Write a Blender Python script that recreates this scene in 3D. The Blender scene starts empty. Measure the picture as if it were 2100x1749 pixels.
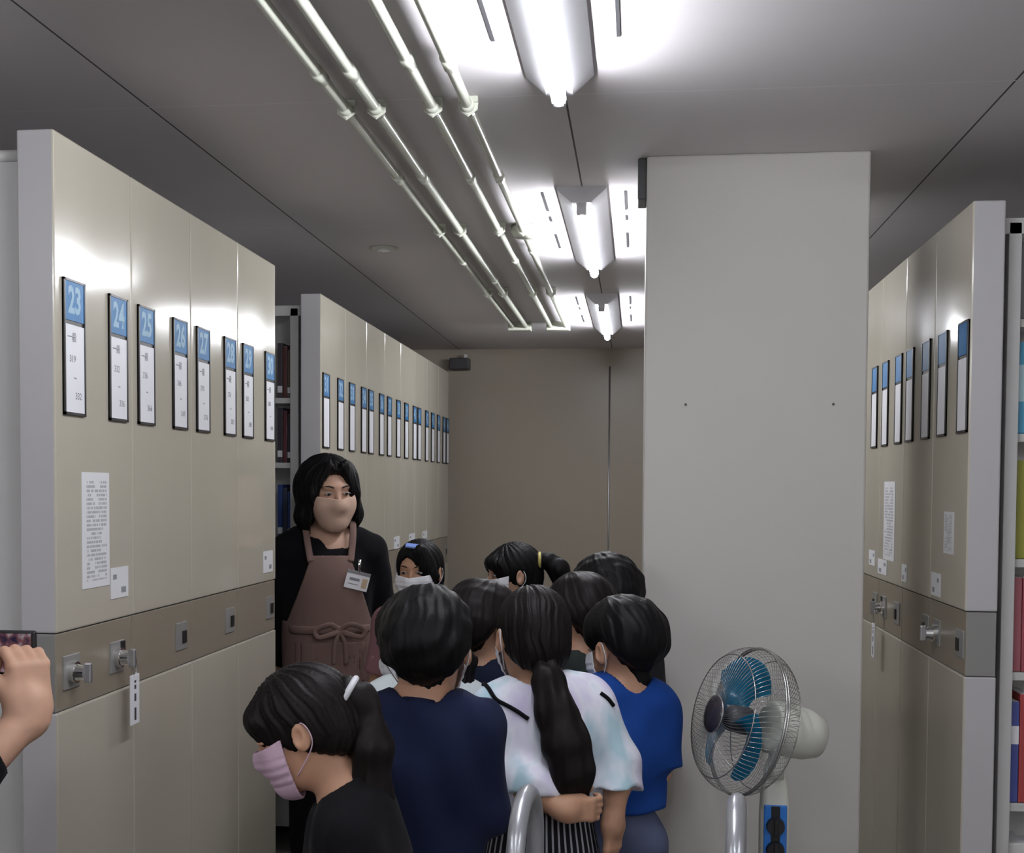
import bpy, bmesh, math, random
import numpy as np
from mathutils import Vector, Matrix, Euler
from math import pi, sin, cos, radians as R
random.seed(7)
SC = bpy.context.scene
COL = SC.collection

# ---------------------------------------------------------------- materials
def nmat(name, base, rough=.5, metal=0., spec=.5, coat=0., coat_rough=.1, sheen=0., emit=None, strength=0., trans=0., alpha=1., sss=0.):
    m = bpy.data.materials.new(name); m.use_nodes = True
    b = m.node_tree.nodes['Principled BSDF']
    b.inputs['Base Color'].default_value = (*base, 1)
    b.inputs['Roughness'].default_value = rough
    b.inputs['Metallic'].default_value = metal
    b.inputs['Specular IOR Level'].default_value = spec
    b.inputs['Coat Weight'].default_value = coat
    b.inputs['Coat Roughness'].default_value = coat_rough
    b.inputs['Sheen Weight'].default_value = sheen
    b.inputs['Transmission Weight'].default_value = trans
    b.inputs['Alpha'].default_value = alpha
    if sss:
        b.inputs['Subsurface Weight'].default_value = sss
        b.inputs['Subsurface Radius'].default_value = (.012, .005, .003)
        b.inputs['Subsurface Scale'].default_value = 1.
    if emit:
        b.inputs['Emission Color'].default_value = (*emit, 1)
        b.inputs['Emission Strength'].default_value = strength
    return m

def nodes_of(m):
    nt = m.node_tree
    return nt, nt.nodes, nt.links, nt.nodes['Principled BSDF']

def tex_coord(m, scale=(1, 1, 1), which='Object'):
    nt, N, L, b = nodes_of(m)
    tc = N.new('ShaderNodeTexCoord'); mp = N.new('ShaderNodeMapping')
    mp.inputs['Scale'].default_value = scale
    L.new(tc.outputs[which], mp.inputs['Vector'])
    return mp.outputs['Vector']

def add_bump(m, scale=(40, 40, 40), strength=.15, dist=.004, detail=4., which='Object'):
    nt, N, L, b = nodes_of(m)
    if which == 'Room':
        ge = N.new('ShaderNodeNewGeometry'); mp = N.new('ShaderNodeMapping'); mp.inputs['Scale'].default_value = scale
        L.new(ge.outputs['Position'], mp.inputs['Vector']); v = mp.outputs['Vector']
    else:
        v = tex_coord(m, scale, which)
    n = N.new('ShaderNodeTexNoise'); n.inputs['Scale'].default_value = 1.; n.inputs['Detail'].default_value = detail
    L.new(v, n.inputs['Vector'])
    bp = N.new('ShaderNodeBump'); bp.inputs['Strength'].default_value = strength; bp.inputs['Distance'].default_value = dist
    L.new(n.outputs['Fac'], bp.inputs['Height']); L.new(bp.outputs['Normal'], b.inputs['Normal'])
    return m

def add_mottle(m, c1, c2, scale=(5, 5, 5), lo=.35, hi=.65, detail=4.):
    nt, N, L, b = nodes_of(m)
    v = tex_coord(m, scale)
    n = N.new('ShaderNodeTexNoise'); n.inputs['Scale'].default_value = 1.; n.inputs['Detail'].default_value = detail
    L.new(v, n.inputs['Vector'])
    r = N.new('ShaderNodeValToRGB'); r.color_ramp.elements[0].position = lo; r.color_ramp.elements[1].position = hi
    r.color_ramp.elements[0].color = (*c1, 1); r.color_ramp.elements[1].color = (*c2, 1)
    L.new(n.outputs['Fac'], r.inputs['Fac']); L.new(r.outputs['Color'], b.inputs['Base Color'])
    return r

M = {}
M['panel'] = add_bump(nmat('beige enamel', (.475, .44, .365), .145, spec=.6), (3.4, 3.4, 1.5), .16, .03, 0., 'Room')
M['panel_side_light'] = nmat('beige enamel in side light', (.475, .465, .475), .4)  # same paint as the panel front, side light put into the colour
M['band'] = add_bump(nmat('brown enamel', (.26, .225, .175), .3), (300, 300, 300), .04, .001)
M['band_side'] = nmat('grey brown enamel', (.24, .235, .225), .4)
M['frame_grey'] = nmat('shelf grey enamel', (.52, .52, .51), .45)
M['dark'] = nmat('dark plastic', (.012, .012, .014), .4)
M['darkgrey'] = nmat('dark grey plastic', (.06, .06, .065), .5)
M['chrome'] = nmat('chrome', (.8, .8, .8), .12, 1.)
M['satin'] = nmat('satin steel', (.55, .55, .57), .35, .9)
M['tube_steel'] = nmat('grey tube steel', (.42, .43, .46), .3, .55)
M['white_plastic'] = nmat('white plastic', (.72, .72, .7), .35)
M['cream_plastic'] = nmat('cream plastic', (.66, .67, .60), .35)
M['conduit'] = nmat('cream conduit', (.62, .64, .55), .22, spec=.6)
M['lamp_white'] = nmat('lamp enamel', (.72, .72, .76), .4)
M['lamp_tube'] = nmat('lamp tube', (.9, .9, .9), .4, emit=(.93, .95, 1.), strength=100.)
M['column'] = add_bump(nmat('column paint', (.535, .515, .49), .62), (55, 55, 55), .10, .002, 5.)
M['wall'] = add_bump(nmat('wall panel', (.40, .35, .28), .3, spec=.5), (3, 3, 2), .05, .02, 1.)
M['wall_plain'] = nmat('plain wall', (.62, .60, .58), .7)
M['label_frame'] = nmat('label frame', (.02, .018, .018), .35)
M['label_blue'] = nmat('label blue', (.012, .15, .37), .45)
M['card'] = nmat('white card', (.78, .78, .82), .45)
M['paper'] = nmat('white paper', (.72, .72, .74), .6)
M['ink'] = nmat('ink', (.03, .03, .035), .7)
M['ink_grey'] = nmat('grey ink', (.25, .25, .28), .7)
M['numeral'] = nmat('numeral white', (.30, .47, .60), .5)

def notice_mat():
    m = nmat('printed notice', (.72, .72, .74), .6)
    nt, N, L, b = nodes_of(m)
    tc = N.new('ShaderNodeTexCoord'); sp = N.new('ShaderNodeSeparateXYZ'); L.new(tc.outputs['Generated'], sp.inputs[0])
    def mth(op, a, bb):
        x = N.new('ShaderNodeMath'); x.operation = op
        for i, q in enumerate((a, bb)):
            if isinstance(q, (int, float)): x.inputs[i].default_value = q
            else: L.new(q, x.inputs[i])
        return x.outputs[0]
    zr = mth('MULTIPLY', sp.outputs['Z'], 27.); row = mth('FLOOR', zr, 0.); fr = mth('FRACT', zr, 0.)
    cb = N.new('ShaderNodeCombineXYZ'); L.new(mth('MULTIPLY', sp.outputs['Y'], 30.), cb.inputs[0]); L.new(mth('MULTIPLY', row, 7.3), cb.inputs[1])
    n = N.new('ShaderNodeTexNoise'); n.inputs['Scale'].default_value = 1.; n.inputs['Detail'].default_value = 1.; L.new(cb.outputs[0], n.inputs['Vector'])
    cb2 = N.new('ShaderNodeCombineXYZ'); L.new(mth('MULTIPLY', sp.outputs['Y'], 3.), cb2.inputs[0]); L.new(mth('MULTIPLY', row, .31), cb2.inputs[1])
    n2 = N.new('ShaderNodeTexNoise'); n2.inputs['Scale'].default_value = 1.; L.new(cb2.outputs[0], n2.inputs['Vector'])
    t = mth('MULTIPLY', mth('MULTIPLY', mth('GREATER_THAN', n.outputs['Fac'], .42), mth('GREATER_THAN', n2.outputs['Fac'], .42)), mth('GREATER_THAN', fr, .38))
    ym = mth('MULTIPLY', mth('GREATER_THAN', sp.outputs['Y'], .16), mth('LESS_THAN', sp.outputs['Y'], .9))
    zm = mth('MULTIPLY', mth('GREATER_THAN', sp.outputs['Z'], .06), mth('LESS_THAN', sp.outputs['Z'], .94))
    t = mth('MULTIPLY', t, mth('MULTIPLY', ym, zm))
    mx = N.new('ShaderNodeMix'); mx.data_type = 'RGBA'
    mx.inputs['A'].default_value = (.72, .72, .74, 1); mx.inputs['B'].default_value = (.40, .40, .43, 1)
    L.new(t, mx.inputs['Factor']); L.new(mx.outputs['Result'], b.inputs['Base Color'])
    return m
M['notice'] = notice_mat()

def ceiling_mat():
    m = nmat('ceiling panels', (.76, .725, .745), .7)
    nt, N, L, b = nodes_of(m)
    tc = N.new('ShaderNodeTexCoord'); sp = N.new('ShaderNodeSeparateXYZ'); L.new(tc.outputs['Object'], sp.inputs[0])
    def mth(op, a, bb):
        x = N.new('ShaderNodeMath'); x.operation = op
        for i, q in enumerate((a, bb)):
            if isinstance(q, (int, float)): x.inputs[i].default_value = q
            else: L.new(q, x.inputs[i])
        return x.outputs[0]
    def line(out, off, period, half):
        a = mth('ADD', out, -off + 100 * period); a = mth('MODULO', a, period)
        a = mth('MINIMUM', a, mth('SUBTRACT', period, a))
        return mth('LESS_THAN', a, half)
    lx = line(sp.outputs['X'], -.183, 1.03, .0026)
    ly = line(sp.outputs['Y'], 3.06, 1.45, .0022)
    mx = N.new('ShaderNodeMix'); mx.data_type = 'RGBA'
    mx.inputs['A'].default_value = (.76, .725, .745, 1); mx.inputs['B'].default_value = (.10, .095, .095, 1)
    L.new(lx, mx.inputs['Factor'])
    mx2 = N.new('ShaderNodeMix'); mx2.data_type = 'RGBA'; L.new(mx.outputs['Result'], mx2.inputs['A'])
    mx2.inputs['B'].default_value = (.85, .83, .84, 1); L.new(ly, mx2.inputs['Factor'])
    L.new(mx2.outputs['Result'], b.inputs['Base Color'])
    return m
M['ceiling'] = ceiling_mat()
M['floor'] = nmat('floor vinyl', (.12, .11, .10), .4)
add_mottle(M['floor'], (.11, .10, .09), (.14, .13, .12), (6, 6, 6))

# ---------------------------------------------------------------- mesh helpers
def mesh_obj(name, bm, mat, parent=None, smooth=False, loc=None):
    me = bpy.data.meshes.new(name); bm.to_mesh(me); bm.free()
    o = bpy.data.objects.new(name, me); COL.objects.link(o)
    for mm in (mat if isinstance(mat, (list, tuple)) else [mat]): me.materials.append(mm)
    if smooth:
        for p in me.polygons: p.use_smooth = True
    if parent: o.parent = parent
    if loc: o.location = loc
    return o

def box(bm, x0, x1, y0, y1, z0, z1, bev=0., mi=0):
    r = bmesh.ops.create_cube(bm, size=1.)
    vs = r['verts']
    for v in vs:
        v.co = Vector(((x0 + x1) / 2 + v.co.x * (x1 - x0), (y0 + y1) / 2 + v.co.y * (y1 - y0), (z0 + z1) / 2 + v.co.z * (z1 - z0)))
    fs = {f for v in vs for f in v.link_faces}
    for f in fs: f.material_index = mi
    if bev:
        es = {e for v in vs for e in v.link_edges}
        bmesh.ops.bevel(bm, geom=list(es), offset=bev, segments=2, affect='EDGES', profile=.5)
    return bm

def cyl(bm, a, b, r0, r1=None, n=20, caps=True, mi=0):
    a, b = Vector(a), Vector(b); r1 = r0 if r1 is None else r1
    d = b - a; L = d.length
    q = Vector((0, 0, 1)).rotation_difference(d.normalized())
    mt = Matrix.Translation((a + b) / 2) @ q.to_matrix().to_4x4()
    r = bmesh.ops.create_cone(bm, cap_ends=caps, segments=n, radius1=r0, radius2=r1, depth=L, matrix=mt)
    for f in {f for v in r['verts'] for f in v.link_faces}: f.material_index = mi
    return bm

def sph(bm, c, r, n=16, scl=(1, 1, 1), rot=None, mi=0):
    mt = Matrix.Translation(c) @ (rot.to_4x4() if rot else Matrix.Identity(4)) @ Matrix.Diagonal((*scl, 1))
    k = bmesh.ops.create_uvsphere(bm, u_segments=n * 2, v_segments=n, radius=r, matrix=mt)
    for f in {f for v in k['verts'] for f in v.link_faces}: f.material_index = mi
    return bm

def sweep(bm, pts, rad, n=10, closed=False, up=Vector((0, 0, 1)), flat=1., caps=True):
    """tube along a polyline; rad a number or a list; flat squashes the section's second axis"""
    pts = [Vector(p) for p in pts]; N = len(pts); rings = []
    if not isinstance(rad, (list, tuple)): rad = [rad] * N
    prev = None
    for i, p in enumerate(pts):
        t = (pts[(i + 1) % N] - pts[i - 1]) if closed else (pts[min(i + 1, N - 1)] - pts[max(i - 1, 0)])
        t = t.normalized()
        if prev is None:
            u = up - t * up.dot(t)
            if u.length < 1e-4: u = Vector((1, 0, 0)) - t * t.x
        else:
            u = prev - t * prev.dot(t)
        u.normalize(); w = t.cross(u); prev = u
        rings.append([bm.verts.new(p + (u * cos(k * 2 * pi / n) * flat + w * sin(k * 2 * pi / n)) * rad[i]) for k in range(n)])
    M_ = N if closed else N - 1
    for i in range(M_):
        A, B = rings[i], rings[(i + 1) % N]
        for k in range(n):
            bm.faces.new((A[k], A[(k + 1) % n], B[(k + 1) % n], B[k]))
    if caps and not closed:
        bm.faces.new(rings[0][::-1]); bm.faces.new(rings[-1])
    return bm

def smooth_path(pts, k=6):
    P = [Vector(p) for p in pts]; out = []
    for i in range(len(P) - 1):
        p0, p1, p2, p3 = P[max(i - 1, 0)], P[i], P[i + 1], P[min(i + 2, len(P) - 1)]
        for j in range(k):
            t = j / k
            out.append(.5 * ((2 * p1) + (p2 - p0) * t + (2 * p0 - 5 * p1 + 4 * p2 - p3) * t * t + (3 * p1 - p0 - 3 * p2 + p3) * t ** 3))
    out.append(P[-1]); return out

def lathe(bm, prof, n=32, axis='Z', mi=0):
    rings = []
    for r, z in prof:
        rings.append([bm.verts.new((r * cos(k * 2 * pi / n), r * sin(k * 2 * pi / n), z)) for k in range(n)])
    for A, B in zip(rings, rings[1:]):
        for k in range(n):
            f = bm.faces.new((A[k], A[(k + 1) % n], B[(k + 1) % n], B[k])); f.material_index = mi
    for rg, rev in ((rings[0], True), (rings[-1], False)):
        if (rg[0].co - rg[n // 2].co).length > 1e-5:
            f = bm.faces.new(rg[::-1] if rev else rg); f.material_index = mi
    return bm

def tag(o, label=None, cat=None, group=None, kind=None):
    if label: o['label'] = label
    if cat: o['category'] = cat
    if group: o['group'] = group
    if kind: o['kind'] = kind
    return o

def thing(name, label, cat, loc=(0, 0, 0), rz=0., group=None):
    o = bpy.data.objects.new(name, None); COL.objects.link(o)
    o.location = loc; o.rotation_euler = (0, 0, rz); o.empty_display_size = .05
    return tag(o, label, cat, group)

def dup(o, parent=None):
    c = o.copy(); COL.objects.link(c)
    if parent: c.parent = parent
    for ch in list(o.children): dup(ch, c)
    return c

_txt = {}
def text_bm(s, size, bold=0.):
    """outline mesh of a string, centred, in its XY plane"""
    key = (s, size, bold)
    if key not in _txt:
        cu = bpy.data.curves.new('t', 'FONT'); cu.body = s; cu.size = size; cu.align_x = 'CENTER'; cu.align_y = 'CENTER'; cu.resolution_u = 2; cu.offset = size * bold
        o = bpy.data.objects.new('t', cu); COL.objects.link(o)
        dg = bpy.context.evaluated_depsgraph_get(); dg.update()
        me = bpy.data.meshes.new_from_object(o.evaluated_get(dg))
        COL.objects.unlink(o); bpy.data.objects.remove(o); bpy.data.curves.remove(cu)
        _txt[key] = me
    bm = bmesh.new(); bm.from_mesh(_txt[key]); return bm

def put_text(bm, s, size, mat4, mi=0, sx=1., bold=0.):
    t = text_bm(s, size, bold)
    for f in t.faces: f.material_index = mi
    t.transform(mat4 @ Matrix.Diagonal((sx, 1, 1, 1)))
    me = bpy.data.meshes.new('tmp'); t.to_mesh(me); t.free(); bm.from_mesh(me); bpy.data.meshes.remove(me)
    return bm
# ================================================================= the room
CZ = 2.387
def struct(name, bm, m, parent=None, **k):
    o = mesh_obj(name, bm, m, parent, **k)
    if not parent: o['kind'] = 'structure'
    return o
X0, X1, Y0, Y1 = -4.2, 3.6, -3.2, 8.56
struct('floor', box(bmesh.new(), X0, X1, Y0, Y1, -.1, 0), M['floor'])
ceil = struct('ceiling', box(bmesh.new(), X0, X1, Y0, Y1, CZ, CZ + .1), M['ceiling'])
struct('wall_back', box(bmesh.new(), X0, X1, Y1, Y1 + .1, 0, CZ), M['wall'])
struct('wall_front', box(bmesh.new(), X0, X1, Y0 - .1, Y0, 0, CZ), M['wall_plain'])
struct('wall_left', box(bmesh.new(), X0 - .1, X0, Y0, Y1, 0, CZ), M['wall_plain'])
struct('wall_right', box(bmesh.new(), X1, X1 + .1, Y0, Y1, 0, CZ), M['wall_plain'])
bm = bmesh.new(); cyl(bm, (-.197, Y1 - .001, .06), (-.197, Y1 - .001, CZ - .12), .006, n=16)
struct('trim_1', bm, M['satin'], smooth=True)
# square column
bm = box(bmesh.new(), .015, .63, 3.64, 4.27, 0, CZ, .006)
colm = struct('wall_column', bm, M['column'])
for px in (.131, .538):
    bm = bmesh.new(); cyl(bm, (px, 3.6405, 1.689), (px, 3.637, 1.689), .0035, n=10)
    mesh_obj('screw_hole', bm, M['darkgrey'], colm)
# dark slots in the ceiling beside the lamps
sl = bmesh.new()
for y0 in (1.68, 3.99, 6.19):
    for x in (-.312, -.05):
        for a, b in ((.06, .33), (.42, .5), (.72, 1.0)):
            box(sl, x - .004, x + .004, y0 + a, y0 + b, CZ - .0015, CZ + .01)
mesh_obj('ceiling_slot', sl, M['darkgrey'], ceil)

# ---------------------------------------------------------------- fluorescent lamps
def make_lamp():
    L = 1.24; t = thing('fluorescent_lamp', 'x', 'ceiling light')
    bm = bmesh.new()                      # inverted-trough body: wide at the ceiling, narrow at the bottom
    prof = [(-.077, 0), (-.077, -.008), (-.03, -.05), (.03, -.05), (.077, -.008), (.077, 0)]
    ends = [[bm.verts.new((x, y, z)) for x, z in prof] for y in (0, L)]
    for k in range(6):
        bm.faces.new((ends[0][k], ends[0][(k + 1) % 6], ends[1][(k + 1) % 6], ends[1][k]))
    bm.faces.new(ends[0][::-1]); bm.faces.new(ends[1])
    bmesh.ops.recalc_face_normals(bm, faces=bm.faces)
    mesh_obj('lamp_body', bm, M['lamp_white'], t)
    bm = bmesh.new()
    sweep(bm, [(0, .05, -.068), (0, L - .03, -.068)], .0165, n=16)
    mesh_obj('lamp_tube', bm, M['lamp_tube'], t, smooth=True)
    for y in (.03, L - .03):
        bm = box(bmesh.new(), -.016, .016, y - .014, y + .014, -.082, -.045, .004)
        mesh_obj('lamp_holder', bm, M['lamp_white'], t)
    return t
lamp0 = make_lamp()
LAMPS = [(1.66, 'long ceiling fluorescent lamp nearest the camera, cut off by the top of the picture'),
         (3.98, 'ceiling fluorescent lamp second along the row, beside the top of the column'),
         (6.16, 'far small fluorescent lamp at the back of the row, by the rear wall')]
for i, (y, lb) in enumerate(LAMPS):
    o = lamp0 if i == 0 else dup(lamp0)
    o.location = (-.185, y, CZ); tag(o, lb, 'ceiling light', 'fluorescent lamps in a row on the ceiling')
for i, (x, y) in enumerate(((-.185, -.55), (-.185, -2.6), (-2.4, -.3), (-2.4, -2.5), (2.0, -.3), (2.0, -2.5))):      # unseen; side rows added to brighten surfaces turned to the camera
    o = dup(lamp0); o.location = (x, y, CZ)
    tag(o, 'unseen ceiling fluorescent lamp added behind the camera', 'ceiling light', 'unseen fluorescent lamps added behind the camera')

# ---------------------------------------------------------------- conduits
CON = [(-.712, 'leftmost of the four cream conduits running along the ceiling', (2.79, 3.05, 3.72, 5.12)),
       (-.638, 'second from the left of the four cream ceiling conduits', (2.77, 3.05, 3.72, 5.6)),
       (-.500, 'third from the left of the four cream ceiling conduits', (2.71, 3.05, 3.74, 4.5, 5.1)),
       (-.414, 'rightmost of the four cream ceiling conduits, nearest the lamps', (2.73, 3.05, 3.74, 4.9))]
for x, lb, js in CON:
    t = thing('conduit', lb, 'pipe', (x, 0, CZ - .024), 0, 'conduits along the ceiling')
    bm = bmesh.new(); sweep(bm, [(0, -3.0, 0), (0, 3.05, 0), (0, 7.16, 0)], .0125, n=14)
    mesh_obj('pipe', bm, M['conduit'], t, smooth=True)
    for j in js:
        bm = bmesh.new(); sweep(bm, [(0, j - .03, 0), (0, j + .03, 0)], .0158, n=14)
        mesh_obj('coupling', bm, M['conduit'], t, smooth=True)
    if x == -.414:
        bm = lathe(bmesh.new(), [(0, .021), (.060, .021), (.060, .006), (.05, -.016), (0, -.019)], 28); bm.transform(Matrix.Translation((.012, 4.56, 0))); mesh_obj('round_box', bm, M['conduit'], t, True)
    for j in (3.05, 4.5, 5.95):
        bm = box(bmesh.new(), -.024, .024, j - .008, j + .008, .008, .0235, .002)
        sweep(bm, [(-.016, j, .01), (-.016, j, -.004), (0, j, -.0165), (.016, j, -.004), (.016, j, .01)], .004, n=6, flat=2)
        mesh_obj('clamp', bm, M['conduit'], t)
for x, lb in ((-.675, 'left cream junction box where two conduits end near the rear wall'), (-.457, 'right cream junction box where two conduits end, beside the far lamp')):
    bm = box(bmesh.new(), -.066, .066, 0, .07, -.048, 0, .005)
    o = mesh_obj('junction_box', bm, M['conduit'], None, loc=(x, 7.16, CZ)); tag(o, lb, 'box', 'junction boxes at the conduit ends')
t = thing('ceiling_sensor', 'pale flush round ceiling sensor, left of the conduits', 'sensor', (-1.0, 4.92, CZ))
mesh_obj('ring', lathe(bmesh.new(), [(.03, -.001), (.055, -.001), (.055, -.006), (.04, -.009), (.03, -.006)], 28), M['cream_plastic'], t, True)
mesh_obj('sensor_head', lathe(bmesh.new(), [(.0, 0), (.03, 0), (.026, -.014), (0, -.018)], 20), M['white_plastic'], t, True)
t = thing('wall_box', 'grey box under the ceiling on the rear wall, past the shelf labels', 'box', (-1.2, 8.5, 2.29))
mesh_obj('box_body', box(bmesh.new(), -.066, .064, -.05, .06, -.045, .03, .006), M['darkgrey'], t)
mesh_obj('indicator', box(bmesh.new(), .03, .05, -.04, .0, .03, .055, .004), M['white_plastic'], t)
bm = box(bmesh.new(), -.012, .013, -.06, .06, -.115, 0, .003)
o = mesh_obj('column_bracket', bm, M['darkgrey'], None, loc=(.002, 3.72, CZ - .001)); tag(o, 'small dark grey bracket at the top left edge of the column', 'bracket')

# ---------------------------------------------------------------- mobile shelving
ZT, B1, B0 = 2.2, 1.1316, .9631
TH = .082
def build_unit(side, y0, d, xf, locks, label, group, body, tilt):
    """side: -1 the panel faces +x (left rows), +1 it faces -x (right row). local x runs from the face into the shelf"""
    s = side
    t = thing('mobile_shelf', label, 'shelving unit', (xf, y0, 0), 0, group)
    def bx(bm, xa, xb, *a, **k):
        xa, xb = sorted((s * xa, s * xb)); return box(bm, xa, xb, *a, **k)
    g = .0018
    bm = bmesh.new()
    bx(bm, 0, TH, g, d - g, B1 + .002, ZT, bev=.004)
    bx(bm, 0, TH, g, d - g, .05, B0 - .002, bev=.004)
    # front faces beige; sides the same paint, greyed for the light there
    for f in bm.faces: f.material_index = 0 if f.normal.x * s < -.3 else 1
    p = mesh_obj('end_panel', bm, [M['panel'], M['panel_side_light']], t)
    p.rotation_euler = (0, tilt[0], 0)
    bm = bx(bmesh.new(), .003, TH - .002, g, d - g, B0, B1, bev=.002)
    for f in bm.faces: f.material_index = 0 if f.normal.x * s < -.3 else 1
    band = mesh_obj('handle_band', bm, [M['band'], M['band_side']], t)
    mesh_obj('plinth', bx(bmesh.new(), .02, TH, .01, d - .01, 0.0, .05), M['darkgrey'], t)
    for kind, ly in locks:
        lp = bx(bmesh.new(), -.0005, .006, ly - .04, ly + .04, 1.005, 1.08, bev=.002)
        lk = mesh_obj('lock_plate', lp, M['band_side'], t)
        if kind == 'hole':
            bm = bx(bmesh.new(), -.004, .0, ly + .002, ly + .03, 1.022, 1.056, bev=.001); mesh_obj('latch_window', bm, M['dark'], lk)
        else:
            bm = bmesh.new(); cyl(bm, (s * 0, ly, 1.04), (s * -.012, ly, 1.04), .024, n=24); cyl(bm, (s * -.012, ly, 1.04), (s * -.03, ly, 1.04), .019, .015, n=24)
            mesh_obj('lock_knob', bm, M['chrome'], lk, smooth=False)
            bm = bx(bmesh.new(), -.045, -.028, ly - .006, ly + .006, 1.018, 1.062, bev=.003); mesh_obj('knob_grip', bm, M['satin'], lk)
            if kind == 'key':
                bm = bx(bmesh.new(), -.004, 0, ly + .016, ly + .039, 1.05, 1.078, bev=.001); mesh_obj('latch_window', bm, M['dark'], lk)
    # the shelf body behind the end panel
    depth = .9
    if body == 'closed':
        bm = bmesh.new()
        bx(bm, TH, depth, .03, d - .02, .05, 2.14)
        mesh_obj('shelf_body', bm, M['frame_grey'], t)
        bm = bmesh.new(); xa, xb = s * TH, s * depth
        cyl(bm, (xa, .045, 2.155), (xb, .045, 2.155), .014, n=14); mesh_obj('top_rail', bm, M['white_plastic'], t, smooth=True)
    else:
        bm = bmesh.new()
        for xa in (TH + .018, depth - .033): bx(bm, xa, xa + .033, .035, d - .02, .05, 2.15, bev=.002)
        bx(bm, TH, depth, .035, .05, 2.12, 2.16)
        bx(bm, TH + .02, depth - .02, d * .5 - .004, d * .5 + .004, .05, 2.14)
        mesh_obj('shelf_frame', bm, M['frame_grey'], t)
        for z in body:
            mesh_obj('shelf_board', bx(bmesh.new(), TH + .05, depth - .033, .045, d * .5 - .004, z - .022, z, bev=.002), M['frame_grey'], t)
            mesh_obj('shelf_board', bx(bmesh.new(), TH + .05, depth - .033, d * .5 + .004, d - .03, z - .022, z, bev=.002), M['frame_grey'], t)
    return t
XL, XR = -1.23, .854
ORD = ['nearest', 'second', 'third', 'fourth', 'fifth', 'sixth', 'seventh', 'eighth']
lkL = [[('knob', .074), ('key', .319)], [('hole', .336)], [('hole', .336)], [('hole', .345)]]
txL = ['beige mobile shelf end panel nearest the camera, with chrome knobs, under labels 23 and 24',
       'beige mobile shelf end panel in the near left block under labels 25 and 26',
       'beige mobile shelf end panel in the near left block under labels 27 and 28',
       'beige mobile shelf end panel in the near left block under labels 29 and 30']
rt_ = random.Random(3)
for k in range(4):
    build_unit(-1, 2.5695 + .4125 * k, .4125, XL, lkL[k], txL[k], 'mobile shelves of the near left block', 'closed', (0, 0))
SHB = [.33, .66, .975, 1.28, 1.54, 1.80]
for k in range(8):
    build_unit(-1, 4.8412 + .4171 * k, .4171, XL, [('hole', .33)],
               ['beige mobile shelf opening the far left block, its bookshelf facing the gap beside the librarian'][0] if k == 0 else
               'beige mobile shelf end panel, %s from the near end of the far left block' % ORD[k],
               'mobile shelves of the far left block', [.30, .62, .94, 1.24, 1.545, 1.80] if k == 0 else 'closed', (0, 0))
lkR = [[('hole', .055), ('knob', .32)], [], [('key', .30), ('hole', .07)], [], []]
for k in range(5):
    build_unit(1, 3.436 + .405 * k, .405, XR, lkR[k] or [('hole', .06)],
               'beige mobile shelf nearest in the right block, books showing at the picture edge' if k == 0 else
               'beige mobile shelf end panel, %s from the near end of the right block' % ORD[k],
               'mobile shelves of the right block', [.30, .62, .97, 1.27, 1.60, 1.90] if k == 0 else 'closed', (0, 0))

# ---------------------------------------------------------------- shelf labels
LROWS = {23: ('319', '332'), 24: ('332', '336'), 25: ('336', '366'), 26: ('366', '369'), 27: ('370', '376'), 28: ('376', '383'), 29: ('383', '388'), 30: ('388', '404')}
def shelf_label(side, xf, yc, w, num, label, group, cards=True):
    """frame stands off the panel; local +u runs along y so the writing reads left to right"""
    s = side
    t = thing('shelf_label', label, 'shelf label', (xf + (-s) * -.0 - s * .0, yc, 1.603), 0, group)
    x_out = -s                       # outward direction
    def bx(bm, a, b, *r, **k):
        a, b = sorted((x_out * a, x_out * b)); return box(bm, a, b, *r, **k)
    H, hw, e = .294, w / 2, .0062
    bm = bmesh.new()
    bx(bm, .0002, .003, -hw, hw, 0, H)
    bx(bm, .0002, .006, -hw, -hw + e, 0, H); bx(bm, .0002, .006, hw - e, hw, 0, H)
    bx(bm, .0002, .006, -hw, hw, 0, e); bx(bm, .0002, .006, -hw, hw, H - e * .8, H)
    mesh_obj('label_frame', bm, M['label_frame'], t)
    ub = mesh_obj('number_card', bx(bmesh.new(), .003, .0045, -hw + e, hw - e, .205, H - e * .8), M['label_blue'], t)
    lb = mesh_obj('text_card', bx(bmesh.new(), .003, .0045, -hw + e, hw - e, e, .196), M['card'], t)
    # lettering plane: text x -> reading direction, text y -> z, normal -> outward
    rd = -1 if s > 0 else 1          # facing +x (left rows): reading runs towards +y
    B = Matrix(((0, 0, x_out, 0), (rd, 0, 0, 0), (0, 1, 0, 0), (0, 0, 0, 1)))
    def tm(y, z, x=.0049): return Matrix.Translation((x_out * x, y, z)) @ B
    if num:
        bm = bmesh.new(); put_text(bm, str(num), .080, tm(0, .247), sx=.80, bold=.035); mesh_obj('number', bm, M['numeral'], ub)
        if num in LROWS:
            a, b = LROWS[num]
            for tx, sz, u, z in (('一般', .022, -.015, .168), (a, .021, -.012, .122), ('~', .024, 0, .082), (b, .021, .016, .042)):
                mesh_obj('lettering', put_text(bmesh.new(), tx, sz, tm(u * rd, z), bold=.012), M['ink_grey'], lb)
    return t
g1 = 'framed shelf labels on the near left block'
for y0, y1, n in ((2.605, 2.713, 23), (2.845, 2.946, 24), (3.018, 3.119, 25), (3.25, 3.36, 26), (3.435, 3.539, 27), (3.67, 3.781, 28), (3.853, 3.952, 29), (4.087, 4.197, 30)):
    shelf_label(-1, XL, (y0 + y1) / 2, .106, n, 'black framed shelf label with blue head numbered %d' % n, g1)
g2 = 'framed shelf labels on the far left block'
YS2 = [4.913, 5.158, 5.37, 5.607, 5.76, 6.003, 6.196, 6.433, 6.66, 6.912, 7.061, 7.317, 7.53, 7.752, 7.98, 8.12]
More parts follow.
